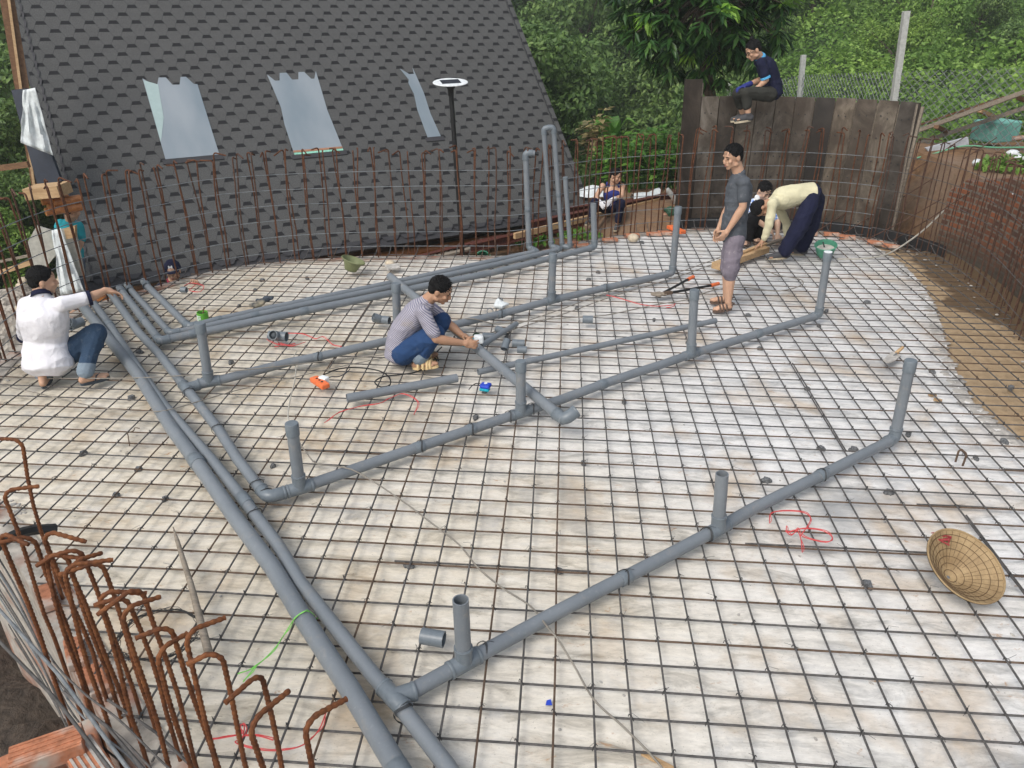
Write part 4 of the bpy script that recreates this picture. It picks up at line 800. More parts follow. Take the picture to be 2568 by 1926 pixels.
for nm, lb, a, c, wd_, mt in (('rail', 'pale wooden rail running up from the left edge behind the cage', (-20, 690), (205, 617), .06, 'wood_pale'), ('rail', 'brown wooden rail sticking out from the left edge to the house verge', (-20, 424), (72, 412), .07, 'wood_brown'), ('rail', 'dark thin rail along the pale one at the left edge', (-20, 660), (150, 625), .03, 'wood_old')):
    A0, A1 = V(Bc, *a, .6), V(Bc, *c, .4); tag(MB().beam(A0, A1, .04, wd_).build(nm, M[mt], origin=A0), lb, 'rail')
b = MB(); cgr = G(40, 790, -1.0)
for j in range(25):
    for i in range(25):
        x, y = (i/24-.5)*3.2, (j/24-.5)*3.6; r_ = math.hypot(x/1.6, y/1.8); b.v.append((cgr.x+x, cgr.y+y, -1.6+.95*max(0, 1-r_**1.6)+mn.noise(Vector((x*3, y*3, 0)))*.08))
for j in range(24):
    for i in range(24): q = j*25+i; b.f.append((q, q+1, q+26, q+25)); b.mi.append(0)
tag(b.build('gravel_heap', M['gravel'], smooth=True), 'heap of grey brown gravel outside the left cage', 'gravel heap', kind='stuff')
for k in range(16):
    p = Vector((cgr.x+random.uniform(-.6, 1.0), cgr.y+random.uniform(-1.4, 1.2), -.75)); b = MB(); b.ell(p, (random.uniform(.05, .12), random.uniform(.04, .09), .05), Matrix.Rotation(random.random()*3, 3, 'Z'), 8, 6); tag(b.build('stone', M['stone'], smooth=True, origin=p), 'pale round stone lying on the gravel heap at the left', 'stone', 'stones on the gravel heap')
# ---------------------------------------------------------------- beams, planks and stones at the back
def beamt(name, label, a, c, wd_, ht_, mat_, cat, sub=3):
    A0, A1 = G(*a), G(*c); return tag(MB().beam(A0, A1, wd_, ht_).build(name, M[mat_], origin=A0), label, cat)
def ibeam(label, a, c, h=.12):
    A0, A1 = G(*a), G(*c); t = MB(); u = Vector((0, 0, 1)); t.beam(A0+u*h/2, A1+u*h/2, .10, .012); t.beam(A0-u*h/2, A1-u*h/2, .10, .012); t.beam(A0, A1, .012, h-.014); return tag(t.build('steel_beam', M['iron_red'], origin=A0), label, 'steel beam')
ibeam('red brown steel beam resting on the bank behind the sitting man', (1330, 566, -.28), (1760, 476, -.28)); ibeam('red brown steel beam lying lower at the foot of the shingled roof', (1180, 622, -.75), (1500, 545, -.55)); ibeam('red brown steel beam behind the others beside the roof corner', (1420, 530, -.3), (1750, 488, -.38)); ibeam('dark steel beam slanting behind the black lamp post', (1010, 662, -.85), (1260, 598, -.8))
beamt('plank', 'long pale plank edging the earth bank below the sitting man', (1290, 592, -.34), (1652, 503, -.30), .05, .085, 'wood_pale', 'plank')
beamt('plank', 'weathered grey plank leaning by the stones near the lamp post', (985, 672, -.86), (1290, 596, -.75), .10, .03, 'wood_old', 'plank')
for k, (x, y) in enumerate([(590, 207), (650, 218), (682, 218), (710, 209), (745, 199), (785, 186), (820, 176), (850, 166), (880, 158), (905, 150), (925, 144), (960, 128), (1035, 108), (1080, 96), (1120, 86), (1160, 80), (1200, 76), (1228, 70), (1255, 62), (1290, 50), (1330, 42)]):
    p = G(700+x/2.117, 560+y/2.117, -.84); rr = random.uniform(.05, .085); b = MB(); b.ell(p, (rr*1.2, rr, rr*.7), Matrix.Rotation(random.random()*3, 3, 'Z'), 10, 7); tag(b.build('stone', M['stone'], smooth=True, origin=p), 'rounded pale stone in the row along the foot of the house', 'stone', 'row of pale stones by the house')
# white sheeting and rubble beyond the bank
b = MB()
for (x0, y0, x1, y1) in ((1590, 492, 1660, 480), (1455, 478, 1515, 476)):
    A0, A1 = G(x0, y0, -.2), G(x1, y1, -.2); n = len(b.v)
    for i in range(13):
        for j in range(5): q = A0.lerp(A1, i/12)+HN*(j*.13); b.v.append((q.x, q.y, -.30+.10*math.sin(j*.9)+mn.noise(q*3)*.07))
    for i in range(12):
        for j in range(4): q = n+i*5+j; b.f.append((q, q+1, q+6, q+5)); b.mi.append(0)
tag(b.build('plastic_sheet', M['white_film'], smooth=True), 'white plastic sheeting lying on the bank behind the man in the tank top', 'plastic sheet')
for k in range(34):
    p = G(random.uniform(1650, 1725), random.uniform(500, 560), -.38); rr = random.uniform(.02, .06); b = MB(); b.ell(p, (rr, rr*random.uniform(.6, 1), rr*.7), Matrix.Rotation(random.random()*3, 3, 'X'), 7, 5); tag(b.build('rubble', M['cement'] if random.random() < .7 else M['stone'], smooth=False, origin=p), 'small chunk of pale rubble on the bank beside the formwork', 'rubble', 'rubble beside the formwork')
A0 = G(1672, 475, -.05); tag(MB().tube([A0, A0+HR*.12-Vector((0, 0, .12)), A0+HR*.22+HN*.1-Vector((0, 0, .3))], .045, 12).build('concrete_stub', M['concrete'], smooth=True, origin=A0), 'short grey concrete stub leaning at the end of the steel beams', 'concrete stub')

# ---------------------------------------------------------------- solar lamp
q = G(1163, 675, -.98); top = V(q, 1130, 222); lamp = thing('solar_lamp', 'black post with a flat round white solar lamp in front of the shingled house', 'street lamp', q)
MB().tube([q, top], .035, 14).build('post', M['black'], lamp, smooth=True); MB().tube([q+(top-q)*.35, q+(top-q)*.352], .045, 14).build('collar', M['black'], lamp, smooth=True)
tl = Matrix.Rotation(R(7), 3, HR); MB().lathe([(.001, .085), (.09, .088), (.19, .098), (.245, .108), (.25, .115), (.243, .121), (.001, .123)], top-Vector((0, 0, .03)), tl, 36).build('lamp_head', M['white_plastic'], lamp, smooth=True)
b = MB(); b.box(top-Vector((0, 0, .03))+tl @ Vector((0, 0, .1265)), (.27, .22, .006), tl @ Matrix.Rotation(R(20), 3, 'Z')); b.build('solar_panel', M['solar'], lamp); b = MB(); b.tube([top-Vector((0, 0, .10)), top-Vector((0, 0, .01)), top+Vector((0, 0, .06))], .05, 16, rad=[.042, .045, .10]); b.build('neck', M['black'], lamp, smooth=True)

# ---------------------------------------------------------------- curved formwork
fw0, fw1 = idx(1.55, 6.14), idx(4.12, 5.86); arcf = arcpts(fw0, fw1, .25); L = sum((a-c).length for a, c in zip(arcf, arcf[1:])); NP_ = 12; fps, ftg = resample(arcf, L/NP_*.9995)
fwk = thing('formwork_wall', 'curved wall of stained upright formwork panels behind the standing men', 'formwork', (fps[6].x, fps[6].y, 0))
for k in range(NP_):
    a, c = fps[k], fps[min(k+1, len(fps)-1)]; hh = 1.89 if k == 0 else 1.675; d = (c-a).normalized(); nrm = Vector((-d.y, d.x, 0)); out = nrm*(.05+.03*(k % 2)*.1)
    w_ = (c-a).length; b = MB(); lo, hi = -.12, hh+random.uniform(-.003, .003); tw = nrm*random.uniform(-.006, .006); lean = nrm*.10
    vs = [a+d*.003+tw+Vector((0, 0, lo)), c-d*.003+Vector((0, 0, lo)), c-d*.003+lean+Vector((0, 0, hi)), a+d*.003+tw+lean+Vector((0, 0, hi))]; b.add(vs+[v+nrm*.03 for v in vs], [(0, 1, 2, 3), (7, 6, 5, 4), (0, 3, 7, 4), (1, 5, 6, 2), (3, 2, 6, 7), (0, 4, 5, 1)])
    pn = b.build('panel', M['form_wet' if k in (0, 2, 7, 11) else 'form'], fwk)
    if k > 0:
        b = MB(); nb = nrm*-.003
        for zz in np.arange(.12, 1.6, .27):
            for sx_ in (.25, .6): q = a+d*w_*sx_+lean*(zz/hi)-nrm*.002+Vector((0, 0, zz+random.uniform(-.02, .02))); b.tube([q, q-nrm*.006], .009, 8)
        b.build('bolt_holes', M['form_dark'], pn)
    q = c+lean*.5; MB().beam(c+nrm*.06+Vector((0, 0, lo)), c+nrm*.06+lean+Vector((0, 0, hh-.05)), .06, .05).build('stud', M['wood_old'], fwk)
e = fps[-1]+Vector((.02, -.01, 0)); MB().beam(e+Vector((0, 0, .05)), e+Vector((0, .10, 1.66)), .012, .04).build('end_strip', M['wood_old'], fwk)
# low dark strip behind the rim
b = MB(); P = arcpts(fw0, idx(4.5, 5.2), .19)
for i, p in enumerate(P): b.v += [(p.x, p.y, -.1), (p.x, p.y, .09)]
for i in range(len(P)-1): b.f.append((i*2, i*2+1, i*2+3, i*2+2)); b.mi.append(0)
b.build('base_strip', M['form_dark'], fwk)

# ---------------------------------------------------------------- brick wall on the right
bp = arcpts(idx(4.45, 5.45), idx(4.05, .2), .34); b = MB(); uvs = []; arc = 0; bt = [p+(p-Vector((3.2, 3, 0))).normalized()*.22 for p in bp]
for i, p in enumerate(bp):
    if i: arc += (bp[i]-bp[i-1]).length
    zt = .70+.16*sm(0, .25, arc)+.05*(arc > .35)+.07*sm(.5, .9, arc)+.02*arc*4*.8; zt = min(zt, 1.22)+mn.noise(Vector((arc*3, 0, 0)))*.03; zt = round(zt/.035)*.035
    b.v += [(p.x, p.y, -.15), (p.x, p.y, zt), (bt[i].x, bt[i].y, zt-.01), (bt[i].x, bt[i].y, -.15)]; uvs += [(arc, -.15), (arc, zt), (arc, zt+.22), (arc, zt+1.2)]
for i in range(len(bp)-1):
    for q in range(3): b.f.append((i*4+q, (i+1)*4+q, (i+1)*4+q+1, i*4+q+1)); b.mi.append(0)
b.f.append((0, 1, 2, 3)); b.mi.append(0)
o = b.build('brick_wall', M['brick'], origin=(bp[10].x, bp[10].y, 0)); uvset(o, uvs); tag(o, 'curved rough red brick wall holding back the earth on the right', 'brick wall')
b = MB(); si = arcpts(idx(4.45, 5.45), idx(4.05, .2), -.1)
for i, p in enumerate(si): w_ = bp[min(i, len(bp)-1)]; b.v += [(p.x, p.y, -.0745), (w_.x+.03, w_.y, -.0745+.03)]
for i in range(len(si)-1): b.f.append((i*2, i*2+1, i*2+3, i*2+2)); b.mi.append(0)
tag(b.build('sand_strip', M['sand']), kind='structure')
# ---------------------------------------------------------------- things on the mound
Bm = G(2470, 372, .9)
def boxv(p0, sz, ang): 
    b = MB(); b.box(p0+Vector((0, 0, sz[2]/2)), sz, Matrix.Rotation(R(ang), 3, 'Z')); return b
q = G(2490, 352, .88); tag(boxv(q, (.55, .42, .30), 28).build('foam_box', M['teal_box'], bevel=.02, origin=q), 'pale teal green box standing on the earth mound behind the brick wall', 'box')
ram = thing('timber_ramp', 'weathered timber ladder ramp rising to the right above the teal box', 'timber ramp', V(Bm, 2312, 330, .8)); 
for nm, a, c, wd_, ht_, mt in (('rail', (2305, 327, .9), (2640, 205, -.6), .07, .06, 'wood_old'), ('rail', (2308, 358, 1.3), (2640, 247, 0), .06, .06, 'wood_old'), ('board', (2310, 312, 1.1), (2520, 243, .3), .16, .03, 'wood_brown'), ('rung', (2348, 318, .6), (2382, 333, 1.2), .07, .05, 'wood_brown'), ('rung', (2456, 277, .3), (2500, 296, .8), .07, .05, 'wood_pale'), ('rung', (2556, 246, -.2), (2600, 262, .3), .07, .05, 'wood_brown')):
    MB().beam(V(Bm, a[0], a[1], a[2]), V(Bm, c[0], c[1], c[2]), wd_, ht_).build(nm, M[mt], ram)
slab('gutter_sheet', 'long pale blue grey sheet lying left of the teal box', 'metal sheet', [(2322, 372), (2332, 384), (2430, 362), (2428, 344)], .05, 'grey_sheet', Bm, .1)
P = curve([V(Bm, x, y, d_) for x, y, d_ in ((2300, 396, 0), (2340, 386, -.05), (2400, 369, -.1), (2440, 366, -.15), (2500, 370, -.15), (2600, 369, -.2))], 6); tag(MB().tube(P, .012, 8).build('garden_hose', M['green_hose'], smooth=True, origin=P[0]), 'thin green hose lying on the mound in front of the teal box', 'hose')
P = [V(Bm, 2538, 348, .1), V(Bm, 2640, 338, -.1)]; tag(MB().tube(P, .035, 10).build('clay_pipe', M['brick_red'], smooth=True, origin=P[0]), 'orange brown pipe lying right of the teal box', 'pipe')
for k, (px, py) in enumerate([(2560, 395), (2566, 475), (2558, 488), (2540, 384), (2450, 408)]): q = G(px, py, .9); b = MB(); b.ell(q, (.09, .06, .05), Matrix.Rotation(k, 3, 'Z'), 8, 6); tag(b.build('stone', M['white_film'], smooth=True, origin=q), 'pale stone lying on the earth mound at the right edge', 'stone', 'pale stones on the mound')
# ---------------------------------------------------------------- fence
fence = thing('chain_link_fence', 'chain link fence on leaning concrete posts in front of the vine covered hill', 'fence', (6, 11, 0)); FP = []
for (x0, y0, x1, y1, dist) in ((1823, 262, 1829, 208, 20.6), (2004, 262, 2015, 138, 17.6), (2240, 262, 2273, 28, 14.3), (2700, 300, 2770, -60, 13.4)):
    h = (ray(x0, y0)); h.z = 0; B = CAM+h.normalized()*dist; B.z = 0; top, bot = V(B, x1, y1), V(B, x0, y0); d = (bot-top).normalized(); bot = bot+d*.9
    MB().beam(bot, top, .09, .09, HN).build('post', M['concrete'], fence); FP.append((bot, top))
def link(a, c, d, e, cell=.09, r_=.0052):           # bottom left, bottom right, top right, top left
    b = MB(); L = (c-a).length; H = ((e-a).length+(d-c).length)/2; P = lambda u, v: a.lerp(c, u/L)*(1-v/H)+e.lerp(d, u/L)*(v/H)
    for s_ in (1, -1):
        k = -H if s_ > 0 else 0
        while k < (L if s_ > 0 else L+H):
            v0, v1 = 0, H; u0, u1 = k, k+s_*H
            if s_ > 0:
                if u0 < 0: v0 = -u0; u0 = 0
                if u1 > L: v1 = H-(u1-L); u1 = L
            else:
                if u0 > L: v0 = u0-L; u0 = L
                if u1 < 0: v1 = H+u1; u1 = 0
            if v1 > v0+.02: b.tube([P(u0, v0), P(u1, v1)], r_, 3, False)
            k += cell*1.41
    return b
for k in range(3):
    (a, e), (c, d) = FP[k], FP[k+1]; f = (.86, .80, .62, .60)
    link(a, c, c.lerp(d, f[k+1]), a.lerp(e, f[k])).build('wire_mesh', M['steel_grey'], fence)
# ---------------------------------------------------------------- vegetation
def leafmesh(name, C_, D_, N_, L_, Wd_, mat_, fold=True):
    """C centre, D direction, N normal (arrays), L length, W width: pointed leaves, two faces each folded on the midrib"""
    n = len(C_); D_ = D_/np.linalg.norm(D_, axis=1)[:, None]; Sd = np.cross(D_, N_); Sd /= np.maximum(np.linalg.norm(Sd, axis=1), 1e-6)[:, None]; Nn = np.cross(Sd, D_)
    L_ = L_[:, None]; Wd_ = Wd_[:, None]; base = C_-D_*L_*.5; tip = C_+D_*L_*.5-Nn*L_*.12; l = C_-D_*L_*.05+Sd*Wd_*.5+Nn*Wd_*.10; r = C_-D_*L_*.05-Sd*Wd_*.5+Nn*Wd_*.10
    V_ = np.stack([base, l, tip, r], 1).reshape(-1, 3).astype(np.float32); me = bpy.data.meshes.new(name); me.vertices.add(4*n); me.vertices.foreach_set('co', V_.ravel())
    i = np.arange(n)[:, None]*4; F_ = np.concatenate([i+np.array([[0, 1, 2]]), i+np.array([[0, 2, 3]])], 1).reshape(-1).astype(np.int32)
    me.loops.add(len(F_)); me.loops.foreach_set('vertex_index', F_); me.polygons.add(2*n); me.polygons.foreach_set('loop_start', np.arange(2*n, dtype=np.int32)*3); me.polygons.foreach_set('loop_total', np.full(2*n, 3, dtype=np.int32)); me.update(calc_edges=True); me.validate()
    me.materials.append(mat_); return me
def obj_(name, me, parent=None, loc=(0, 0, 0)):
    o = bpy.data.objects.new(name, me); COL.objects.link(o); o.location = loc
    if parent is not None: o.parent = parent
    return o
def unit(n): v = rng.normal(size=(n, 3)); return v/np.linalg.norm(v, axis=1)[:, None]
def crown_mesh(name, blobs, n, size, mat_, asp=.5, droop=.35, aspect_len=1.0):
    w_ = np.array([b_[3]**2 for b_ in blobs]); k = rng.choice(len(blobs), n, p=w_/w_.sum()); Bc_ = np.array([b_[:3] for b_ in blobs])[k]; Br = np.array([b_[3] for b_ in blobs])[k]
    u = unit(n); u[:, 2] = np.abs(u[:, 2])*np.where(rng.random(n) < .78, 1, -1); rr = Br*(1-.35*rng.random(n)**1.7)*(1+.12*np.sin(u[:, 0]*7+k)*np.cos(u[:, 1]*6))
    P = Bc_+u*rr[:, None]*np.array([1, 1, .85]); D = u*.6+unit(n)*.8; D[:, 2] -= droop; N = u+unit(n)*.45; N[:, 2] += .5
    L = size*(.6+.8*rng.random(n)); return leafmesh(name, P, D, N, L*aspect_len, L*asp, mat_)
def make_tree(kind, seed, h=4.0, rad=1.7, n=9000, mat_='leaf_forest', size=.15):
    r_ = np.random.default_rng(seed); blobs = []
    nb = 15
    for k in range(nb):
        a = r_.uniform(0, 6.28); q = r_.uniform(.1, 1)**.6; z = h*(.42+.48*r_.random()); x = rad*q*math.cos(a)*(1.15-.5*(z/h)); y = rad*q*math.sin(a)*(1.15-.5*(z/h)); blobs.append((x, y, z, rad*r_.uniform(.26, .5)))
    for k in range(7): a = r_.uniform(0, 6.28); blobs.append((rad*.8*math.cos(a), rad*.8*math.sin(a), h*r_.uniform(.12, .4), rad*r_.uniform(.25, .4)))
    cm = crown_mesh('crown', blobs, n, size, M[mat_]); b = MB(); b.tube(curve([(0, 0, -.6), (.05, .03, h*.3), (-.05, .1, h*.6), (0, 0, h*.85)], 4), 0, 8, True, list(np.linspace(.13, .03, 13)))
    for k in range(6): bl = blobs[k]; b.tube(curve([(0, .05, h*(.25+.06*k)), (bl[0]*.5, bl[1]*.5, (h*(.3+.06*k)+bl[2])/2), bl[:3]], 3), 0, 6, True, list(np.linspace(.05, .012, 7)))
    tm = b.mesh('trunk'); tm.materials.append(M['bark']); return cm, tm
KINDS = [make_tree('a', 1), make_tree('b', 2, 4.6, 1.5), make_tree('c', 3, 3.6, 2.0), make_tree('d', 4, 5.0, 1.5, 9000, 'leaf_bamboo', .15), make_tree('e', 5, 3.4, 1.9, 8000, 'leaf_vine', .16)]
LB = ['dense dark green broadleaf tree in the forest behind the site', 'tall narrow dark green tree in the forest behind the site', 'broad spreading dark green tree in the forest behind the site', 'olive yellow bamboo-like clump of feathery foliage in the forest', 'light green vine smothered tree on the hillside']
r2_ = random.Random(3); cnt = 0
def plant(kind, x, y, s_, zoff=0, grp='trees of the forest behind the site'):
    t = thing('tree', LB[kind], 'tree', (x, y, hgt(x, y)+zoff), grp); t.rotation_euler = (0, 0, r2_.uniform(0, 6.28)); t.scale = (s_, s_, s_*r2_.uniform(.9, 1.15))
    obj_('crown', KINDS[kind][0], t); obj_('trunk', KINDS[kind][1], t)
ys = 13.0
while ys < 62:
    sp_ = 1.9+ys*.055; xw = (ys+5)*.62
    x = -xw+r2_.uniform(0, sp_)
    while x < xw*1.02:
        xx, yy = x+r2_.uniform(-.4, .4)*sp_, ys+r2_.uniform(-.4, .4)*sp_
        d = math.hypot(xx-CAM.x, yy-CAM.y); ang = math.atan2(xx-CAM.x, yy-CAM.y); pxx = 1284+F*math.tan(ang-YAW)*1.0
        hidden = 130 < pxx < 1150 and yy > 12 and r2_.random() < .8
        right = xx > 3.2+(yy-13)*.12
        kind = r2_.choice([0, 0, 1, 2, 2, 3]) if not right else r2_.choice([4, 4, 0, 2])
        s_ = (.85+ys*.013)*r2_.uniform(.8, 1.25)
        if right: s_ *= .5 if ys < 34 else .8
        if right and yy < 22: hidden = True
        near_clear = yy < 15 and xx > 0
        hp = Vector((xx, yy, 0))-HO; uu_, vv_ = hp.dot(UD), hp.dot(hor)
        if -2.2 < uu_ < 8+2.4+(1.0 if vv_ < 6 else 0) and -2 < vv_ < 2*half+1.5: hidden = True
        if not hidden and not near_clear and pxx > -350 and pxx < 2950:
            plant(kind, xx, yy, s_, -.4*s_ if right else 0); cnt += 1
        x += sp_*r2_.uniform(.8, 1.2)
    ys += sp_*.85
TODO = 0
for (x, y, k, s_) in ((-12.5, 12.5, 0, 1.0), (-14.5, 15, 2, 1.2), (-11.0, 9.5, 2, .7), (-9.9, 8.0, 2, .45), (-16, 13, 1, 1.3), (-13, 9.0, 0, .8), (-12, 17, 3, 1.1), (-18, 20, 0, 1.4), (-9.0, 6.2, 4, .4), (-10.2, 5.6, 4, .5), (-11.8, 6.8, 4, .55), (-10.4, 7.0, 4, .5)): plant(k, x, y, s_)
print('trees', cnt)
# vines and undergrowth over the whole slope: nobody could count it
def under(name, label, nleaf, xr, yr, mat_, size0, size1, amp, seed, cond=None):
    g = np.random.default_rng(seed); X = []; 
    u1, u2 = g.random(nleaf*2), g.random(nleaf*2); yy = yr[0]*(yr[1]/yr[0])**u1; half_ = (yy+6)*.75; xx = -half_+2*half_*u2
    P = []; N = []
    for x, y in zip(xx, yy):
        if x < xr[0] or x > xr[1] or (cond and not cond(x, y)): continue
        q = Vector((x*.55, y*.55, seed)); q2 = Vector((x*1.6, y*1.6, seed+5)); n0 = mn.noise(q); bump_ = amp*(abs(n0)*1.5+.45*mn.noise(q2)); P.append((x, y, hgt(x, y)+bump_)); 
        e = .25; bx = amp*abs(mn.noise(Vector(((x+e)*.55, y*.55, seed))))*1.5-amp*abs(n0)*1.5; by = amp*abs(mn.noise(Vector((x*.55, (y+e)*.55, seed))))*1.5-amp*abs(n0)*1.5; N.append((-bx/e, -by/e, 1))
        if len(P) >= nleaf: break
    P = np.array(P); N = np.array(N); n = len(P); d = np.hypot(P[:, 0], P[:, 1]+4.5); S_ = (size0+size1*d)*(.6+.8*g.random(n)); P[:, 2] += g.random(n)**2*.5*amp; D = np.stack([g.normal(size=n), g.normal(size=n)-.4, g.normal(size=n)*.4-.2], 1); N = N+g.normal(size=(n, 3))*.28
    o = obj_(name, leafmesh(name, P, D, N, S_, S_*.62, M[mat_])); return tag(o, label, 'undergrowth', kind='stuff')
def in_house(x, y, m_=.4):
    hp = Vector((x, y, 0))-HO; return -m_ < hp.dot(UD) < 8+m_ and -m_ < hp.dot(hor) < 2*half+m_
not_site = lambda x, y: not in_house(x, y) and not (-6.5 < x < 4.4 and y < 10.2) and not (x >= 3.6 and y < 9.3) and not (-9 < x < 3 and 4 < y < 12.5 and (x+6.2)*.574-(y-4.7)*.819 > -9 and x < 1.5 and y < 12.3)
under('vine_cover', 'light green vines and creepers smothering the hillside on the right', 170000, (2.5, 60), (9.4, 75), 'leaf_vine', .035, .0040, 1.1, 21, not_site)
under('undergrowth', 'dark green undergrowth filling the forest floor', 60000, (-60, 6), (8.5, 75), 'leaf_forest', .06, .006, .9, 22, not_site)
# low weeds left of the site
def patch(name, label, cat, c, rx, ry, h, n, mat_, size, asp=.5, kind='stuff', up=.4):
    a = rng.random(n)*6.28; q = np.sqrt(rng.random(n)); P = np.stack([c[0]+rx*q*np.cos(a), c[1]+ry*q*np.sin(a), c[2]+h*rng.random(n)*(1-q**2*.7)], 1); D = unit(n)*.8; D[:, 2] += up; N = unit(n)*.5; N[:, 2] += 1; L = size*(.5+rng.random(n)); o = obj_(name, leafmesh(name, P-np.array(c), D, N, L, L*asp, M[mat_]), None, c); return tag(o, label, cat, kind=kind)
q = G(30, 560, -1.3); patch('weeds', 'dark green weeds growing outside the left cage', 'weeds', tuple(q), 2.2, 2.2, .9, 9000, 'leaf_forest', .11)
q = G(110, 480, -1.3); patch('weeds', 'bright green ferny weeds under the house verge on the left', 'weeds', tuple(q), 2.6, 2.4, .8, 9000, 'leaf_vine', .10)
q = G(18, 575, -1.1); patch('shrub', 'yellow leaved shrub at the left edge behind the cage', 'shrub', tuple(q), .28, .28, .55, 700, 'leaf_dry', .12, .35, None)
q = G(2530, 425, .88); patch('weeds', 'green leafy weeds sprouting on the earth mound at the right', 'weeds', tuple(q), .42, .22, .22, 260, 'leaf_vine', .10, .55)
q = G(1338, 608, -.85); patch('weeds', 'small green weeds at the foot of the tall risers', 'weeds', tuple(q), .35, .25, .22, 260, 'leaf_weed', .10, .6); q = G(1455, 595, -.5); patch('weeds', 'low weeds on the bank left of the sitting man', 'weeds', tuple(q), .35, .2, .15, 200, 'leaf_weed', .08, .6)
# big leaved weeds behind the bank
def weed(name, label, cat, px, py, z, h, nst, lsize, mat_, grp, spread=.35):
    c = G(px, py, z); root = thing(name, label, cat, c, grp); b = MB(); P = []; D = []; N = []; L = []
    for s_ in range(nst):
        a = random.uniform(0, 6.28); tip = Vector((math.cos(a)*spread*random.random(), math.sin(a)*spread*random.random(), h*random.uniform(.6, 1.05))); st = curve([(0, 0, -.2), tuple(tip*.5+Vector((0, 0, .05))), tuple(tip)], 4); b.tube(st, .008, 5)
        for k in range(3, len(st)):
            for w_ in range(2): 
                aa = random.uniform(0, 6.28); d = Vector((math.cos(aa), math.sin(aa), random.uniform(-.2, .5))); ll = lsize*random.uniform(.6, 1.2); P.append(st[k]+d*ll*.5); D.append(d); N.append((random.uniform(-.3, .3), random.uniform(-.3, .3), 1)); L.append(ll)
    P = [p for p in P]; b.v and None; st_o = b.build('stems', M['leaf_weed']); st_o.parent = root; obj_('leaves', leafmesh('leaves', np.array(P), np.array(D), np.array(N), np.array(L), np.array(L)*.55, M[mat_]), root); return root
random.seed(4)
for px in range(1508, 1735, 20):
    for row in range(2): py = 470-row*26+random.uniform(-10, 8); weed('weed_plant', 'bright green broad leaved weed growing behind the earth bank', 'weed', px+random.uniform(-12, 12), py, -.3, random.uniform(.5, .95), 6, random.uniform(.16, .26), 'leaf_weed', 'broad leaved weeds behind the bank')
for px, py, h in ((1482, 425, 1.15), (1496, 440, 1.2), (1470, 410, 1.0)): 
    weed('maize_plant', 'tall dry tasselled maize stalk beside the house corner', 'maize', px, py, -.3, h, 5, .24, 'leaf_dry', 'dry stalks beside the house corner', .16)
def long_leaf_plant(name, label, px, py, z, h, n, L0, mat_):
    c = G(px, py, z); root = thing(name, label, 'banana plant', c); b = MB(); P = []
    for k in range(n):
        a = 6.28*k/n+random.uniform(-.3, .3); d = Vector((math.cos(a), math.sin(a), 0)); sdv = Vector((-d.y, d.x, 0)); q = [Vector((0, 0, h*.4)), Vector((0, 0, h*.7))+d*L0*.2, Vector((0, 0, h))+d*L0*.5, Vector((0, 0, h*.9))+d*L0*.9]; cv = curve(q, 4); m_ = len(cv); base = len(b.v)
        for i, p in enumerate(cv): w_ = .14*math.sin(math.pi*(i+.6)/(m_+.2)); b.v += [tuple(p+sdv*w_+Vector((0, 0, .03))), tuple(p), tuple(p-sdv*w_+Vector((0, 0, .03)))]
        for i in range(m_-1): 
            for s_ in range(2): b.f.append((base+i*3+s_, base+i*3+s_+1, base+i*3+s_+4, base+i*3+s_+3)); b.mi.append(0)
    o = b.build('leaves', M[mat_], smooth=True); o.parent = root; bb = MB(); bb.tube([(0, 0, -.2), (0, 0, h*.6)], .06, 8); o = bb.build('stem', M['leaf_weed']); o.parent = root
random.seed(8)
long_leaf_plant('banana_plant', 'young banana plant with broad pale leaves behind the cage right of the house', 1528, 440, -.4, 1.1, 5, .55, 'leaf_weed')
# mango tree hanging over the formwork
mc = CAM+ray(1775, 20)*13.4/ray(1775, 20).length; mroot = thing('mango_tree', 'mango tree with long glossy drooping leaves above the end of the formwork', 'tree', (mc.x+.35, mc.y+.3, hgt(mc.x, mc.y)))
b = MB(); bz = hgt(mc.x, mc.y)-.2; tp = [Vector((mc.x+.35, mc.y+.3, bz)), Vector((mc.x+.3, mc.y+.3, (bz+mc.z)*.5)), Vector((mc.x-.1, mc.y, mc.z-.2)), Vector((mc.x, mc.y, mc.z+1.2))]; b.tube(curve(tp, 5), 0, 10, True, list(np.linspace(.13, .04, 16)))
P, D, N, L, Y = [], [], [], [], []; random.seed(12)
for k in range(430):
    u = Vector(unit(1)[0]); rr = random.uniform(.35, 1.0)**.8; tip = mc+Vector((u.x*1.45*rr, u.y*1.3*rr, u.z*1.25*rr+.25))
    if k % 4 == 0: s_ = mc+Vector((0, 0, .1)); b.tube(curve([s_, s_.lerp(tip, .5)+Vector((0, 0, .12)), tip], 3), 0, 5, True, list(np.linspace(.03, .006, 7)))
    whorl = random.randint(11, 17); yng = k % 16 == 3
    for q in range(whorl):
        a = random.uniform(0, 6.28); d = Vector((math.cos(a), math.sin(a), random.uniform(-1.0, .15)))*(.9)+u*.45; ll = random.uniform(.18, .30); c_ = tip+Vector((0, 0, -.02*q*.3))+d.normalized()*ll*.55
        nn = Vector((0, 0, 1))+u*.4; (Y if yng else P).append((c_, d, nn, ll))
for lst, mt, nm in ((P, 'leaf_mango', 'crown'), (Y, 'leaf_young', 'young_leaves')):
    A = [np.array([tuple(v[i]) for v in lst]) for i in range(3)]; Lr = np.array([v[3] for v in lst]); o = obj_(nm, leafmesh(nm, A[0]-np.array(mroot.location), A[1], A[2], Lr, Lr*.27, M[mt]), mroot)
b.build('trunk', M['bark'], mroot, smooth=True)
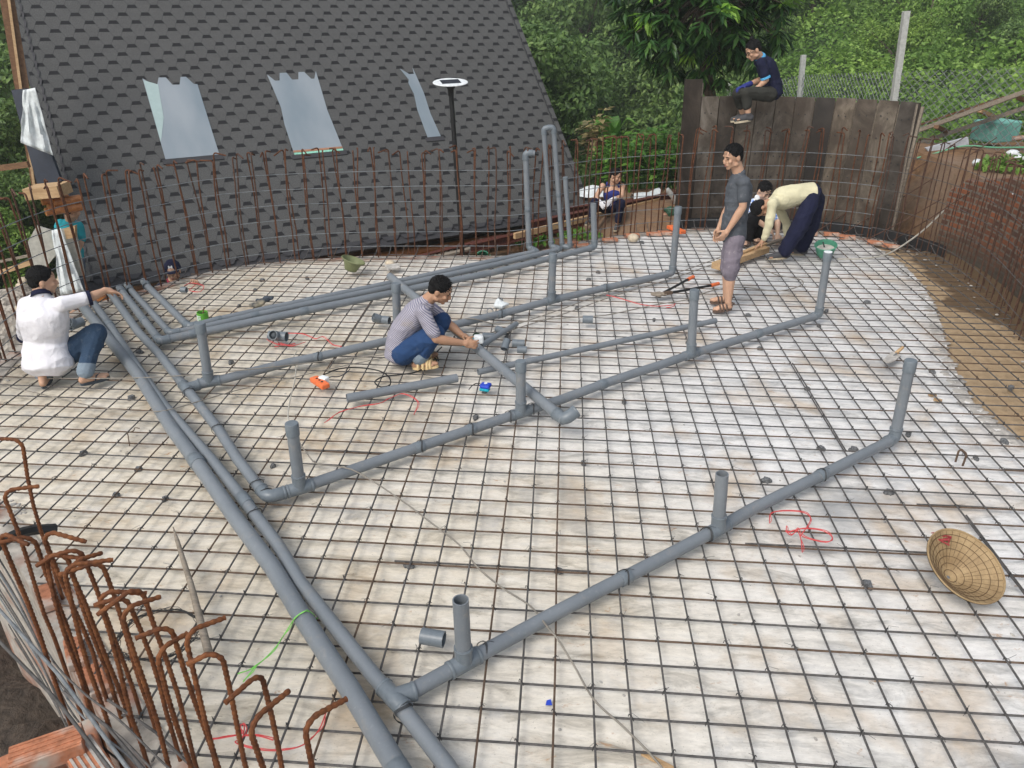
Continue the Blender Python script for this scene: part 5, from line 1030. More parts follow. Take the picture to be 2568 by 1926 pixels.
# ---------------------------------------------------------------- people
def wd(r, a, u): return (HR*r+HN*a+Vector((0, 0, u))).normalized()
def frame(F_, U_):
    F_ = F_.normalized(); Rr = F_.cross(U_).normalized(); U2 = Rr.cross(F_); return Matrix((Rr, F_, U2)).transposed()
def hand(b, w, d, n, curl=.5, thumb=1, s=1.0):
    d = d.normalized(); n = (n-d*n.dot(d)).normalized(); sd_ = d.cross(n)*thumb; Rm = Matrix((sd_, n, d)).transposed()
    b.ell(w+d*.048*s, (.040*s, .016*s, .050*s), Rm, 12, 8); b.cap(w-d*.01, w+d*.03*s, .025*s, .028*s)
    for k, (L, o) in enumerate(((.066, -1.5), (.076, -.5), (.070, .5), (.054, 1.5))):
        p = w+d*.088*s+sd_*(-o)*.0205*s; a = R(14)+k*.05; dd = (d+sd_*(-o)*.07).normalized(); r_ = .0088*s
        for seg, f in enumerate((.45, .32, .25)):
            a2 = curl*(.35+.75*seg)+k*.03; q = p+(dd*math.cos(a2)+n*math.sin(a2))*L*f*s; b.cap(p, q, r_, r_*.9, 8); r_ *= .9; p = q
    p = w+d*.028*s+sd_*.030*s; q = p+(sd_*.6+d*.6+n*.45).normalized()*.038*s; b.cap(p, q, .0125*s, .010*s, 8); b.cap(q, q+(sd_*.15+d*.8+n*.55).normalized()*.030*s, .010*s, .008*s, 8)
def person(label, B, J, face, up, skinm='skin', shirt='c_white', pants='c_jean', sleeve=.55, leg=.85, vox=.0065, hands=None, hair=1, feet='sandal', tw=1.0, td=1.0, opts=(), toes=True, tank=False, fs=1.0, legr=1.0):
    P = {k: V(B, *v) for k, v in J.items()}; foot0 = min((P[k] for k in P if k[0] == 'a'), key=lambda p: p.z)
    root = thing('person', label, 'person', (foot0.x, foot0.y, foot0.z)); h = P['head']; Fd = wd(*face); Ud = wd(*up); Rh = frame(Fd, Ud); s = .97
    H = lambda x, y, z: h+Rh @ Vector((x*s, y*s, z*s))
    b = MB(); b.ell(H(0, .006, .030), (.074*s, .093*s, .084*s), Rh, 16, 12); b.ell(H(0, .028, -.040), (.056*s, .066*s, .066*s), Rh, 14, 10); b.ell(H(0, .070, -.088), (.024*s, .020*s, .018*s), Rh)
    b.cap(H(0, .096, .012), H(0, .112, -.026), .008, .0125); b.ell(H(0, .104, -.032), (.018, .010, .009), Rh); b.cap(H(-.040, .084, .026), H(.040, .084, .026), .010, .010)
    for x in (-1, 1): b.ell(H(x*.040, .074, -.022), (.020, .018, .020), Rh); b.ell(H(x*.075, -.004, -.006), (.010, .020, .032), Rh); b.ell(H(x*.052, .010, -.062), (.016, .03, .022), Rh)
    b.ell(H(0, .093, -.052), (.024, .012, .008), Rh); b.ell(H(0, .091, -.064), (.020, .011, .007), Rh)
    nk = P['neck']; b.cap(H(0, -.020, -.045), nk, .052, .058); side = (P['s2']-P['s1']).normalized(); hs = (P['h2']-P['h1']); hs = hs.normalized() if hs.length > .02 else side
    rings = lambda e: [(P['pel'], hs, (.145+e)*tw, (.105+e)*td), (P['waist'], (side+hs).normalized(), (.130+e)*tw, (.098+e)*td), (P['chest'], side, (.150+e)*tw, (.112+e)*td), (P['chest'].lerp(nk, .55), side, (.152+e*.8)*tw, (.088+e)*td), (P['chest'].lerp(nk, .88), side, (.085+e*.5)*tw, (.066+e*.6)*td)]
    b.loft(rings(-.012)); 
    for k in '12':
        S_, E_, W_ = P['s'+k], P['e'+k], P['w'+k]; b.ell(S_, (.052, .052, .052)); b.cap(S_, E_, .046, .037); m_ = E_.lerp(W_, .3); b.cap(E_, m_, .036, .040); b.cap(m_, W_, .040, .025)
        A_, K_, H_ = P['a'+k], P['k'+k], P['h'+k]; b.cap(H_, K_, .082*legr, .054*legr); c_ = K_.lerp(A_, .32); 
        back = (K_-(H_+A_)/2); back = -back.normalized()*.012 if back.length > .05 else Vector((0, 0, 0)); b.cap(K_, c_+back, .052, .053); b.cap(c_+back, A_, .053, .034)
        T_ = P.get('t'+k)
        if T_ is not None and feet != 'boot':
            he = A_-(T_-A_).normalized()*.03; he.z = A_.z-.045; b.cap(A_, he, .034, .028); fd = (T_-he); b.cap(he+Vector((0, 0, .0)), he.lerp(T_, .62), .030, .036); b.cap(he.lerp(T_, .6), T_, .036, .020); sf = fd.cross(Vector((0, 0, 1))).normalized()
            for q in range(5): b.cap(he.lerp(T_, .8)+sf*(q-2)*.015, he.lerp(T_, .98-.03*abs(q-1.5))+sf*(q-2)*.017, .011, .010, 8)
    hd_ = hands or {}
    for k in '12':
        c_ = hd_.get(k)
        if c_ and not c_.get('glove'): hand(b, P['w'+k], V(B, *c_['to'])-P['w'+k], wd(*c_.get('n', (0, 0, -1))), c_.get('curl', .6), c_.get('th', 1))
    b.build('body', M[skinm], root, remesh=vox, smooth_it=3)
    # gloves
    for k in '12':
        c_ = hd_.get(k)
        if c_ and c_.get('glove'):
            g = MB(); hand(g, P['w'+k], V(B, *c_['to'])-P['w'+k], wd(*c_.get('n', (0, 0, -1))), c_.get('curl', .6), c_.get('th', 1), 1.05); g.cap(P['w'+k].lerp(P['e'+k], .25), P['w'+k], .036, .033); g.build('glove', M[c_['glove']], root, remesh=vox, smooth_it=2)
    # face details
    if 'noface' not in opts:
        e = MB()
        for x in (-1, 1): e.ell(H(x*.030, .0885, .006), (.012, .0055, .0045), Rh, 10, 6)
        e.build('eyes', M['eye'], root, smooth=True); e = MB()
        for x in (-1, 1): e.tube([H(x*.014, .098, .023), H(x*.030, .0985, .029), H(x*.046, .090, .025)], .0036, 6)
        e.build('eyebrows', M['hair'], root); e = MB(); e.ell(H(0, .1035, -.057), (.020, .004, .0065), Rh); e.build('lips', M['lips'], root, smooth=True)
    if hair:
        e = MB(); e.ell(H(0, -.010, .046), (.083*s, .098*s, .082*s), Rh, 24, 16); e.ell(H(0, -.050, .0), (.068*s, .052*s, .062*s), Rh, 16, 12); rn = random.Random(len(label))
        for q in range(420):
            th, ph = rn.uniform(0, 1.75), rn.uniform(0, 6.28); v = Vector((.083*math.sin(th)*math.cos(ph), .098*math.sin(th)*math.sin(ph), .082*math.cos(th))); p = h+Rh @ ((v+Vector((0, -.010, .046)))*s); nn = (Rh @ v).normalized(); dr = (nn*.55+Rh @ Vector((rn.uniform(-.4, .4), .55, -.25))).normalized(); L = rn.uniform(.010, .022)*hair; sd_ = dr.cross(nn).normalized()*.005
            e.add([p-nn*.004-sd_, p-nn*.004+sd_, p+nn*.004+dr*.001, p+dr*L], [(0, 1, 3), (1, 2, 3), (2, 0, 3)])
        e.build('hair', M['hair'], root)
    # clothes
    if tank:
        g = MB(); rg = rings(.010); g.loft(rg[:3]+[(P['chest'].lerp(nk, .28), side, .13*tw, .115*td)]); 
        for k in '12': sp_ = P['s'+k].lerp(nk, .42); g.cap(P['chest'].lerp(sp_, .35)+wd(*face)*.05, sp_+Vector((0, 0, .045)), .034, .022); g.cap(P['chest'].lerp(sp_, .35)-wd(*face)*.05, sp_+Vector((0, 0, .045)), .034, .022)
    else:
        g = MB(); g.loft(rings(.014))
        for k in '12':
            S_, E_, W_ = P['s'+k], P['e'+k], P['w'+k]; g.ell(S_, (.064, .064, .062))
            if sleeve <= 1: g.cap(S_, S_.lerp(E_, sleeve), .062, .058)
            else: g.cap(S_, E_, .062, .052); g.cap(E_, E_.lerp(W_, sleeve-1), .052, .040)
            g.cap(S_, P['chest'].lerp(nk, .45), .060, .085)
        g.cap(nk+Vector((0, 0, -.03)), nk+Vector((0, 0, .004)), .075, .062)
        if 'tails' in opts: g.loft([(P['pel']+(P['pel']-P['waist'])*.35, hs, .165*tw, .13*td), (P['pel'], hs, .17*tw, .13*td), (P['waist'], side, .15*tw, .12*td)])
    folds(g.build('shirt', M[shirt], root, remesh=vox, smooth_it=8), root)
    g = MB(); g.loft([(P['pel']-(P['waist']-P['pel'])*.25, hs, .155*tw, .120), (P['pel'], hs, .155*tw, .118*td), (P['pel'].lerp(P['waist'], .55), hs, .140*tw, .108*td)])
    for k in '12':
        A_, K_, H_ = P['a'+k], P['k'+k], P['h'+k]; g.cap(P['pel'], H_, .10, .098*legr); g.cap(H_, K_, .098*legr, .073*fs*legr)
        if leg > 0: e_ = K_.lerp(A_, leg); g.cap(K_, e_, .073*fs*legr, .058*fs)
        if leg > 0 and 'cuff' in opts: 
            c2 = MB(); u = (A_-K_).normalized(); c2.cap(e_-u*.018, e_+u*.022, .063*fs, .062*fs); c2.build('trouser_cuff', M['c_cuff'], root, remesh=vox, smooth_it=2)
    folds(g.build('trousers' if leg > .5 else 'shorts', M[pants], root, remesh=vox, smooth_it=6), root)
    for nm, mt in (('collar', dict(opts_d(opts)).get('collar')), ):
        if mt: c2 = MB(); ax_ = (H(0, -.02, -.05)-nk).normalized(); c2.tube([nk+ax_*.000, nk+ax_*.022, nk+ax_*.040], 0, 16, False, [.078, .069, .064]); o = c2.build('collar', M[mt], root, smooth=True); o.modifiers.new('s', 'SOLIDIFY').thickness = .008
    tr = dict(opts_d(opts)).get('trim')
    if tr:
        for k in '12': S_, E_ = P['s'+k], P['e'+k]; u = (E_-S_).normalized(); e_ = S_.lerp(E_, sleeve)+u*.045; c2 = MB(); c2.tube([e_-u*.022, e_-u*.02, e_+u*.004, e_+u*.006], 0, 18, True, [.056, .062, .060, .050]); c2.build('sleeve_trim', M[tr], root, smooth=True)
    # footwear
    for k in '12':
        T_ = P.get('t'+k)
        if T_ is None: continue
        A_ = P['a'+k]; he = A_-(T_-A_).normalized()*.045; he.z = A_.z-.075; to = T_.copy(); to.z = min(T_.z-.02, he.z+.05) if 'hang' not in opts else T_.z-.03; d = (to-he).normalized(); sf = d.cross(Vector((0, 0, 1))).normalized(); uu = sf.cross(d)
        so_ = MB(); n = 18; pr = []
        L = (to-he).length+.03
        for q in range(n): a = 2*math.pi*q/n; x = -math.cos(a)*L/2; w_ = (.034+.012*(x/L+.5))*math.sin(a); pr.append(he+d*(L/2+x-.01)+sf*w_)
        so_.add([p-uu*.014 for p in pr]+[p+uu*.010 for p in pr], [tuple(range(n)), tuple(range(2*n-1, n-1, -1))]+[(q, n+q, n+(q+1) % n, (q+1) % n) for q in range(n)])
        if feet == 'shoe': so_.build('shoe_sole', M['sole'], root, smooth=True); sh = MB(); sh.cap(he+uu*.03, he.lerp(to, .55)+uu*.035, .042, .040); sh.cap(he.lerp(to, .5)+uu*.03, to+uu*.022-d*.01, .042, .032); sh.cap(he+uu*.03, A_-Vector((0, 0, .01)), .040, .040); sh.build('shoe', M['shoe'], root, remesh=vox, smooth_it=3)
        elif feet == 'rubber': so_.build('slipper', M['rubber'], root, smooth=True); st = MB(); t0 = he.lerp(to, .75)+uu*.05; [st.tube([he.lerp(to, .45)+sf*.045*x+uu*.01, he.lerp(to, .55)+sf*.03*x+uu*.05, t0], .006, 6) for x in (-1, 1)]; st.build('slipper_strap', M['rubber'], root, smooth=True)
        else:
            mt = M[feet]; so_.build('sandal', mt, root, smooth=True); st = MB()
            for q_, (f, rr) in enumerate(((.30, .052), (.50, .048), (.68, .046), (.80, .042))[:4 if feet == 'sandal_pale' else 3]):
                c_ = he.lerp(to, f)+uu*.0; st.tube([c_+sf*math.cos(a)*rr*.98+uu*(math.sin(a)*(.068-.02*f)) for a in np.linspace(-.1, math.pi+.1, 12)], .010 if feet == 'sandal' else .013, 6)
            if feet == 'sandal': c_ = he+uu*.055; st.tube([c_+sf*.045, c_-d*.035, c_-sf*.045], .008, 6)
            st.build('sandal_straps', mt, root, smooth=True)
    root['_'] = 0; del root['_']
    for a_, c_ in (('s1', 'e1'), ('e1', 'w1'), ('s2', 'e2'), ('e2', 'w2'), ('h1', 'k1'), ('k1', 'a1'), ('h2', 'k2'), ('k2', 'a2'), ('neck', 'pel'), ('s1', 's2'), ('neck', 'head')): DBG.append((label[:18], a_+c_, round((P[a_]-P[c_]).length, 2)))
    return root, P, H, Rh
def folds(o, root, amp=.011):            # loose creases in the cloth itself
    me = o.data; n = len(me.vertices); co = np.empty(n*3, dtype=np.float32); me.vertices.foreach_get('co', co); no = np.empty(n*3, dtype=np.float32); me.vertex_normals.foreach_get('vector', no); co = co.reshape(-1, 3); no = no.reshape(-1, 3)
    d = np.empty(n, dtype=np.float32); k = root.location.x*3
    for i in range(n):
        p = co[i]; q = Vector((p[0]*5+k, p[1]*5, p[2]*8)); a_ = mn.noise(q); d[i] = (.30-abs(a_)*1.6)*amp+mn.noise(q*2.6)*amp*.28
    me.vertices.foreach_set('co', (co+no*d[:, None]).ravel()); me.update()
def opts_d(o): return [x for x in o if isinstance(x, tuple)]
DBG = []
# standing man in grey T-shirt
B3 = G(1832, 776, .0)
J3 = dict(head=(1839, 394, .12), neck=(1853, 437, .13), s1=(1866, 459, -.02), s2=(1842, 452, .30), e1=(1863, 519, -.05), w1=(1826, 577, -.03), e2=(1826, 520, .33), w2=(1803, 572, .28), chest=(1853, 480, .14), waist=(1844, 540, .14), pel=(1840, 582, .14),
          h1=(1843, 600, .05), k1=(1832, 682, .02), a1=(1826, 757, .0), t1=(1792, 775, .0), h2=(1838, 596, .24), k2=(1826, 670, .22), a2=(1821, 741, .22), t2=(1785, 752, .22))
person('man standing in sandals, dirty grey T-shirt and mauve knee length shorts', B3, J3, (-.86, -.42, -.20), (-.12, 0, 1), 'skin', 'c_grey', 'c_shorts', .62, .12, .006, {'1': dict(to=(1808, 600, -.03), n=(-.3, .9, 0), curl=.9, th=-1), '2': dict(to=(1795, 598, .26), n=(.3, -.9, 0), curl=.7)}, .9, 'sandal', 1.0, 1.0, ('tails',), fs=1.15)
# squatting man with the grinder
B2_ = G(1060, 925, .0)
J2 = dict(head=(1102, 728, .14), neck=(1069, 755, .15), s1=(1062, 785, -.05), s2=(1074, 768, .33), e1=(1094, 850, -.12), w1=(1161, 860, -.05), e2=(1126, 812, .32), w2=(1160, 842, .22), chest=(1035, 800, .15), waist=(1008, 838, .15), pel=(1003, 876, .15),
          h1=(1012, 886, .03), k1=(1090, 838, -.02), a1=(1048, 903, .0), t1=(1094, 912, -.03), h2=(1018, 880, .27), k2=(1106, 806, .30), a2=(1062, 889, .26), t2=(1094, 889, .24))
person('man squatting in striped T-shirt, rolled jeans and yellow sandals, cutting the long pipe', B2_, J2, (.86, -.12, -.42), (.30, -.05, .95), 'skin_tan', 'c_stripe', 'c_jean2', .80, .82, .006, {'1': dict(to=(1186, 864, -.05), n=(.2, .9, -.2), curl=1.0, th=1), '2': dict(to=(1184, 850, .16), n=(.1, -.6, -.7), curl=.7, th=-1)}, 1.2, 'sandal_pale', 1.05, 1.0, ('tails', 'cuff'), fs=1.12, legr=1.08)
# squatting man in white
B1 = G(170, 958, .0)
J1 = dict(head=(104, 705, .10), neck=(104, 742, .05), s1=(158, 762, .0), s2=(62, 779, .12), e1=(221, 748, .10), w1=(266, 728, .22), e2=(62, 850, .35), w2=(110, 842, .55), chest=(110, 800, .05), waist=(114, 856, .08), pel=(120, 905, .02),
          h1=(148, 902, .08), k1=(240, 836, .16), a1=(212, 938, -.06), t1=(268, 940, .06), h2=(100, 905, .12), k2=(120, 850, .42), a2=(106, 945, -.04), t2=(122, 935, .12))
person('man squatting with his back turned in a white polo shirt with navy collar', B1, J1, (.80, .58, -.12), (.02, .05, 1), 'skin', 'c_white', 'c_jean', .85, .86, .0065, {'1': dict(to=(290, 733, .26), n=(.3, .1, -.9), curl=.8), '2': dict(to=(130, 845, .6), curl=.5)}, .5, 'rubber', 1.26, 1.22, ('tails', 'cuff', ('collar', 'c_navy'), ('trim', 'c_navy'), 'noface'), fs=1.08, legr=1.08)
# bending man
B4 = G(1950, 648, .0)
J4 = dict(head=(1908, 520, .12), neck=(1934, 508, .14), s1=(1938, 509, -.04), s2=(1948, 512, .30), e1=(1929, 562, -.06), w1=(1916, 602, -.04), e2=(1972, 560, .34), w2=(1972, 592, .30), chest=(1966, 497, .13), waist=(2010, 487, .13), pel=(2038, 486, .13),
          h1=(2035, 500, .03), k1=(2007, 566, -.02), a1=(1967, 630, -.02), t1=(1926, 645, -.02), h2=(2048, 500, .25), k2=(2032, 566, .28), a2=(2010, 622, .30), t2=(1982, 632, .32))
person('man bent double in a cream long sleeved shirt and dark navy trousers', B4, J4, (.35, -.1, -.85), (-.90, -.1, -.42), 'skin_tan', 'c_cream', 'c_navy', 1.9, .96, .0065, {'1': dict(to=(1897, 618, -.02), n=(0, 0, -1), curl=.25), '2': dict(to=(1968, 606, .3), curl=.5)}, .45, 'shoe', 1.0, 1.12, (), fs=1.45)
# man in blue check shirt
B5 = G(1890, 606, .0)
J5 = dict(head=(1916, 478, .05), neck=(1904, 503, .10), s1=(1889, 510, .05), s2=(1928, 520, .25), e1=(1900, 552, -.15), w1=(1930, 575, -.2), e2=(1950, 552, .1), w2=(1950, 585, .0), chest=(1903, 527, .14), waist=(1899, 552, .18), pel=(1897, 578, .2),
          h1=(1890, 580, .12), k1=(1888, 545, -.18), a1=(1876, 600, -.02), t1=(1864, 612, -.15), h2=(1908, 582, .20), k2=(1916, 546, -.12), a2=(1905, 597, .02), t2=(1898, 603, -.15))
person('man crouching in a blue and white checked shirt beside the bending man', B5, J5, (.35, -.78, -.52), (.1, -.25, .96), 'skin_pale', 'c_plaid', 'c_black', .8, .9, .007, {'1': dict(to=(1940, 590, -.2), curl=.6), '2': dict(to=(1950, 600, -.05), curl=.6)}, 1.1, 'sandal', 1.0, 1.0, (), fs=1.15)
# man sitting on the formwork
B6 = G(1905, 247, 1.71); B6 = B6-HN*.02
J6 = dict(head=(1891, 126, .02), neck=(1906, 146, .06), s1=(1909, 158, -.10), s2=(1911, 160, .20), e1=(1921, 200, -.12), w1=(1904, 216, -.12), e2=(1914, 198, .2), w2=(1872, 214, .12), chest=(1922, 170, .06), waist=(1937, 203, .06), pel=(1938, 230, .05),
          h1=(1930, 236, -.05), k1=(1870, 234, -.20), a1=(1876, 285, -.20), t1=(1846, 300, -.20), h2=(1926, 234, .16), k2=(1850, 234, .34), a2=(1862, 285, .46), t2=(1836, 298, .46))
r6, P6, H6, Rh6 = person('man sitting on top of the formwork in a navy polo shirt with light blue trim', B6, J6, (-.80, -.20, -.52), (-.42, 0, .9), 'skin', 'c_navy', 'c_khaki', .72, .62, .0065, {'1': dict(to=(1893, 224, -.1), curl=.7), '2': dict(to=(1852, 220, .1), n=(0, 0, -1), curl=.8, glove='c_blue')}, .8, 'shoe', .92, .95, (('collar', 'c_ltblue'), ('trim', 'c_ltblue'), 'tails', 'hang'))
b = MB(); b.ell(H6(0, -.03, .14), (.028, .028, .03)); b.build('topknot', M['hair'], r6, smooth=True)
b = MB()
for x in (-1, 1): b.tube([H6(x*.030+.02*math.cos(a), .112, .006+.015*math.sin(a)) for a in np.linspace(0, 6.28, 13)], .0026, 5); b.tube([H6(x*.052, .108, .01), H6(x*.078, .0, .008)], .0026, 5)
b.build('glasses', M['black'], r6)
# man resting in a tank top
B7 = G(1530, 588, -.52)
J7 = dict(head=(1543, 441, .20), neck=(1538, 465, .25), s1=(1511, 467, .24), s2=(1561, 468, .26), e1=(1493, 496, .12), w1=(1503, 505, -.05), e2=(1559, 494, .12), w2=(1536, 500, -.05), chest=(1537, 486, .26), waist=(1535, 505, .30), pel=(1533, 520, .34),
          h1=(1520, 522, .30), k1=(1491, 508, -.05), a1=(1482, 549, .0), t1=(1470, 560, -.12), h2=(1547, 522, .30), k2=(1558, 510, -.05), a2=(1548, 562, .0), t2=(1543, 575, -.10))
person('man sitting on the bank in a dark blue tank top and white work gloves', B7, J7, (.72, -.62, -.22), (0, 0, 1), 'skin', 'c_blue', 'c_navy', .8, .80, .0075, {'1': dict(to=(1510, 514, -.1), n=(.6, .2, -.5), curl=.6, glove='c_glove'), '2': dict(to=(1524, 510, -.1), n=(-.6, .2, -.5), curl=.6, glove='c_glove')}, .8, 'shoe', .98, 1.0, (), tank=True)
# crouching man in a green helmet
B8 = G(1672, 590, -.62)
J8 = dict(head=(1674, 540, .12), neck=(1670, 562, .1), s1=(1650, 568, .05), s2=(1690, 568, .08), e1=(1645, 595, .0), w1=(1655, 610, -.1), e2=(1695, 595, .0), w2=(1685, 610, -.1), chest=(1668, 580, .12), waist=(1668, 605, .2), pel=(1668, 622, .25), h1=(1660, 625, .2), k1=(1652, 605, -.1), a1=(1655, 650, .0), t1=(1652, 655, -.1), h2=(1678, 625, .2), k2=(1684, 605, -.1), a2=(1682, 650, 0), t2=(1684, 655, -.1))
r8, P8, H8, Rh8 = person('man crouching beyond the rim in a dark green helmet and pale lavender shirt', B8, J8, (.5, .5, -.7), (.1, -.35, .9), 'skin_tan', 'c_lav', 'c_black', .9, .9, .008, None, 0, 'sandal', 1.1, 1.1, ('noface',))
b = MB(); b.lathe([(.001, .115), (.05, .108), (.09, .07), (.103, .02), (.106, -.005), (.15, -.035), (.155, -.04), (.150, -.042), (.100, -.012)], H8(0, -.01, .045), Rh8, 24); o = b.build('helmet', simple('helmet_green', (.025, .08, .04), .6), r8, smooth=True); o.modifiers.new('s', 'SOLIDIFY').thickness = .004
# capped man below the rim
Bx = G(425, 708, -.02); B9 = Bx+HN*.22
J9 = dict(head=(434, 679, .0), neck=(433, 709, .04), s1=(404, 722, .06), s2=(462, 716, .06), e1=(398, 770, .05), w1=(410, 800, -.1), e2=(488, 745, .05), w2=(489, 709, -.20), chest=(434, 740, .06), waist=(434, 790, .06), pel=(434, 830, .06), h1=(418, 835, .05), k1=(415, 930, .0), a1=(412, 1020, 0), t1=(410, 1030, -.12), h2=(450, 835, .05), k2=(452, 930, 0), a2=(454, 1020, 0), t2=(456, 1030, -.12))
r9, P9, H9, Rh9 = person('man in a navy cap looking over the back left rim with one hand on it', B9, J9, (.18, -.96, -.10), (0, 0, 1), 'skin', 'c_navy', 'c_black', .7, .9, .006, {'2': dict(to=(487, 698, -.30), n=(0, -.6, -.6), curl=1.0), '1': dict(to=(412, 812, -.1), curl=.4)}, 0, 'sandal', 1.0, 1.0, (('collar', 'c_red'),))
b = MB(); b.lathe([(.001, .128), (.045, .120), (.078, .085), (.088, .045), (.089, .03), (.084, .028)], H9(0, -.004, .0), Rh9, 24)
vs = []; n = 12
for q in range(n+1): a = math.pi*q/n; vs += [H9(.080*math.cos(a), .055+.020*math.sin(a), .040), H9(.085*math.cos(a)*1.02, .075+.075*math.sin(a), .028-.004*math.sin(a))]
b.add(vs, [(2*q, 2*q+1, 2*q+3, 2*q+2) for q in range(n)]); o = b.build('cap', M['c_navy'], r9, smooth=True); o.modifiers.new('s', 'SOLIDIFY').thickness = .004
b = MB()
for x in (-1, 1): b.box(H9(x*.017, .086, .083), (.012, .006, .030), Rh9)
b.box(H9(0, .087, .083), (.026, .006, .012), Rh9); b.build('cap_emblem', M['white_plastic'], r9)
# man in teal behind the boards
B10 = Bc+HN*.25
J10 = dict(head=(178, 528, .0), neck=(176, 553, .04), s1=(152, 562, .0), s2=(196, 566, .06), e1=(142, 600, -.05), w1=(160, 625, -.1), e2=(205, 600, .05), w2=(196, 630, -.05), chest=(174, 585, .04), waist=(176, 618, .04), pel=(182, 648, .04), h1=(174, 652, 0), k1=(186, 712, -.02), a1=(192, 775, 0), t1=(180, 785, -.15), h2=(192, 652, .1), k2=(202, 712, .1), a2=(208, 770, .1), t2=(200, 780, -.05))
person('man in a teal T-shirt and faded jeans standing behind the boards', B10, J10, (.5, .8, -.3), (0, 0, 1), 'skin', 'c_teal', 'c_denimleg', .9, .9, .008, {'1': dict(to=(166, 640, -.1)), '2': dict(to=(192, 645, -.05))}, .8, 'sandal', 1.0, 1.0, ('noface',))
# mask under the chin
b = MB(); q = V(B5, 1899, 497, -.06); b.ell(q, (.035, .02, .045), Matrix.Rotation(R(-25), 3, 'Y')); tag(b.build('face_mask', M['mask'], smooth=True, origin=q), 'white face mask pulled down under the chin of the crouching man in checks', 'face mask')
# ---------------------------------------------------------------- tools and small things
q = G(1188, 856, .165); gr = thing('angle_grinder', 'white and teal angle grinder in the hands of the squatting man', 'angle grinder', q)
a, c = V(q, 1165, 862, -.02), V(q, 1208, 852, .02); d = (c-a).normalized(); b = MB(); b.cap(a, a.lerp(c, .65), .030, .032); b.build('body', M['teal_case'], gr, smooth=True); b = MB(); b.box(a.lerp(c, .82)+Vector((0, 0, .012)), (.085, .075, .075), Matrix.Rotation(R(12), 3, 'Z')); b.build('gear_head', M['white_plastic'], gr, bevel=.018)
b = MB(); dc = V(q, 1200, 845, .07); ax_ = wd(.25, .8, .5); b.tube([dc-ax_*.002, dc+ax_*.002], .055, 24); b.build('disc', simple('disc_green', (.02, .06, .03), .6), gr, smooth=True); b = MB(); b.tube([dc-ax_*.012, dc-ax_*.010], .020, 16); b.build('flange', M['chrome'], gr)
# lumber under the bending man
def lum(label, a, c, w_, h_, mt): A0, A1 = G(*a), G(*c); tag(MB().beam(A0, A1, w_, h_).build('timber', M[mt], origin=A0, bevel=.003), label, 'timber')
lum('thick pale squared timber under the hands of the bending man', (1796, 668, .05), (1918, 624, .05), .13, .075, 'wood_pale'); lum('thin pale batten on top of the thick timber', (1815, 652, .10), (1920, 611, .10), .05, .03, 'wood_pale'); lum('weathered grey batten beyond the thick timber', (1915, 616, .04), (1985, 592, .04), .05, .03, 'wood_old')
# bolt cutter
q = G(1668, 738, .02); bc = thing('bolt_cutter', 'long bolt cutter with orange grips lying open by the sandalled man', 'bolt cutter', q)
for a, c, g2 in (((1662, 735), (1725, 701), (1739, 694)), ((1683, 734), (1783, 716), (1802, 711))):
    A0, A1, A2 = G(*a, .035), G(*c, .04), G(*g2, .04); MB().tube([A0, A1], .014, 10).build('handle', M['black'], bc, smooth=True); MB().tube([A1, A2], .020, 10).build('grip', M['orange'], bc, smooth=True)
b = MB(); A0, A1 = G(1664, 737, .035), G(1684, 733, .035); b.beam(A0, A1, .045, .03); b.build('pivot_plate', M['steel_brown'], bc)
b = MB(); A0, A1 = G(1668, 738, .03), G(1634, 738, .03); b.cap(A0, A0.lerp(A1, .5)+Vector((0, .02, 0)), .02, .024); b.cap(A0.lerp(A1, .4)+Vector((0, .03, 0)), A1+Vector((0, .025, 0)), .022, .010); b.cap(A0.lerp(A1, .4)-Vector((0, .03, 0)), A1-Vector((0, .012, 0)), .022, .010); b.build('jaws', M['wood_old'], bc, smooth=True)
# conical hat
nh = Vector((.2239, -.3951, .8909)).normalized(); rad = .212; dp_ = .15; ch = G(2423, 1417.5, .146)
hf = frame(Vector((0, 0, 1)).cross(nh), nh); hat = thing('conical_hat', 'upturned woven conical straw hat lying tilted on the mat at the lower right', 'conical hat', ch)
prof = [(rad, 0), (rad*.94, -.012), (rad*.72, -dp_*.30), (rad*.50, -dp_*.56), (rad*.25, -dp_*.84), (.01, -dp_)]
b = MB(); b.lathe(prof, ch, hf, 48); b.lathe([(r_+.004, z_-.006) for r_, z_ in prof][::-1], ch, hf, 48); b.build('cone', M['straw'], hat, smooth=True)
b = MB()
for f in (.17, .31, .45, .60, .75, .89):
    r_ = rad*f; z_ = np.interp(f, [.04, .25, .50, .72, .94, 1], [-dp_, -dp_*.84, -dp_*.56, -dp_*.30, -.012, 0]); b.tube([ch+hf @ Vector((r_*math.cos(a), r_*math.sin(a), z_+.003)) for a in np.linspace(0, 6.2832, 49)], .0016, 4, False)
b.build('hoops', M['straw_dark'], hat); b = MB(); b.tube([ch+hf @ Vector((rad*math.cos(a), rad*math.sin(a), .0)) for a in np.linspace(0, 6.2832, 61)], .005, 8, False); b.build('rim', M['straw'], hat, smooth=True)
b = MB(); rnd_ = random.Random(2)
for k in range(30):
    a = 6.283*k/30+rnd_.uniform(-.03, .03); b.tube([ch+hf @ Vector((rad*f*math.cos(a), rad*f*math.sin(a), np.interp(f, [.04, .25, .50, .72, .94, 1], [-dp_, -dp_*.84, -dp_*.56, -dp_*.30, -.012, 0])+.001)) for f in (rnd_.uniform(.2, .5), .72, .97)], .0009, 3, False)
b.build('leaf_seams', M['straw_dark'], hat)
b = MB()
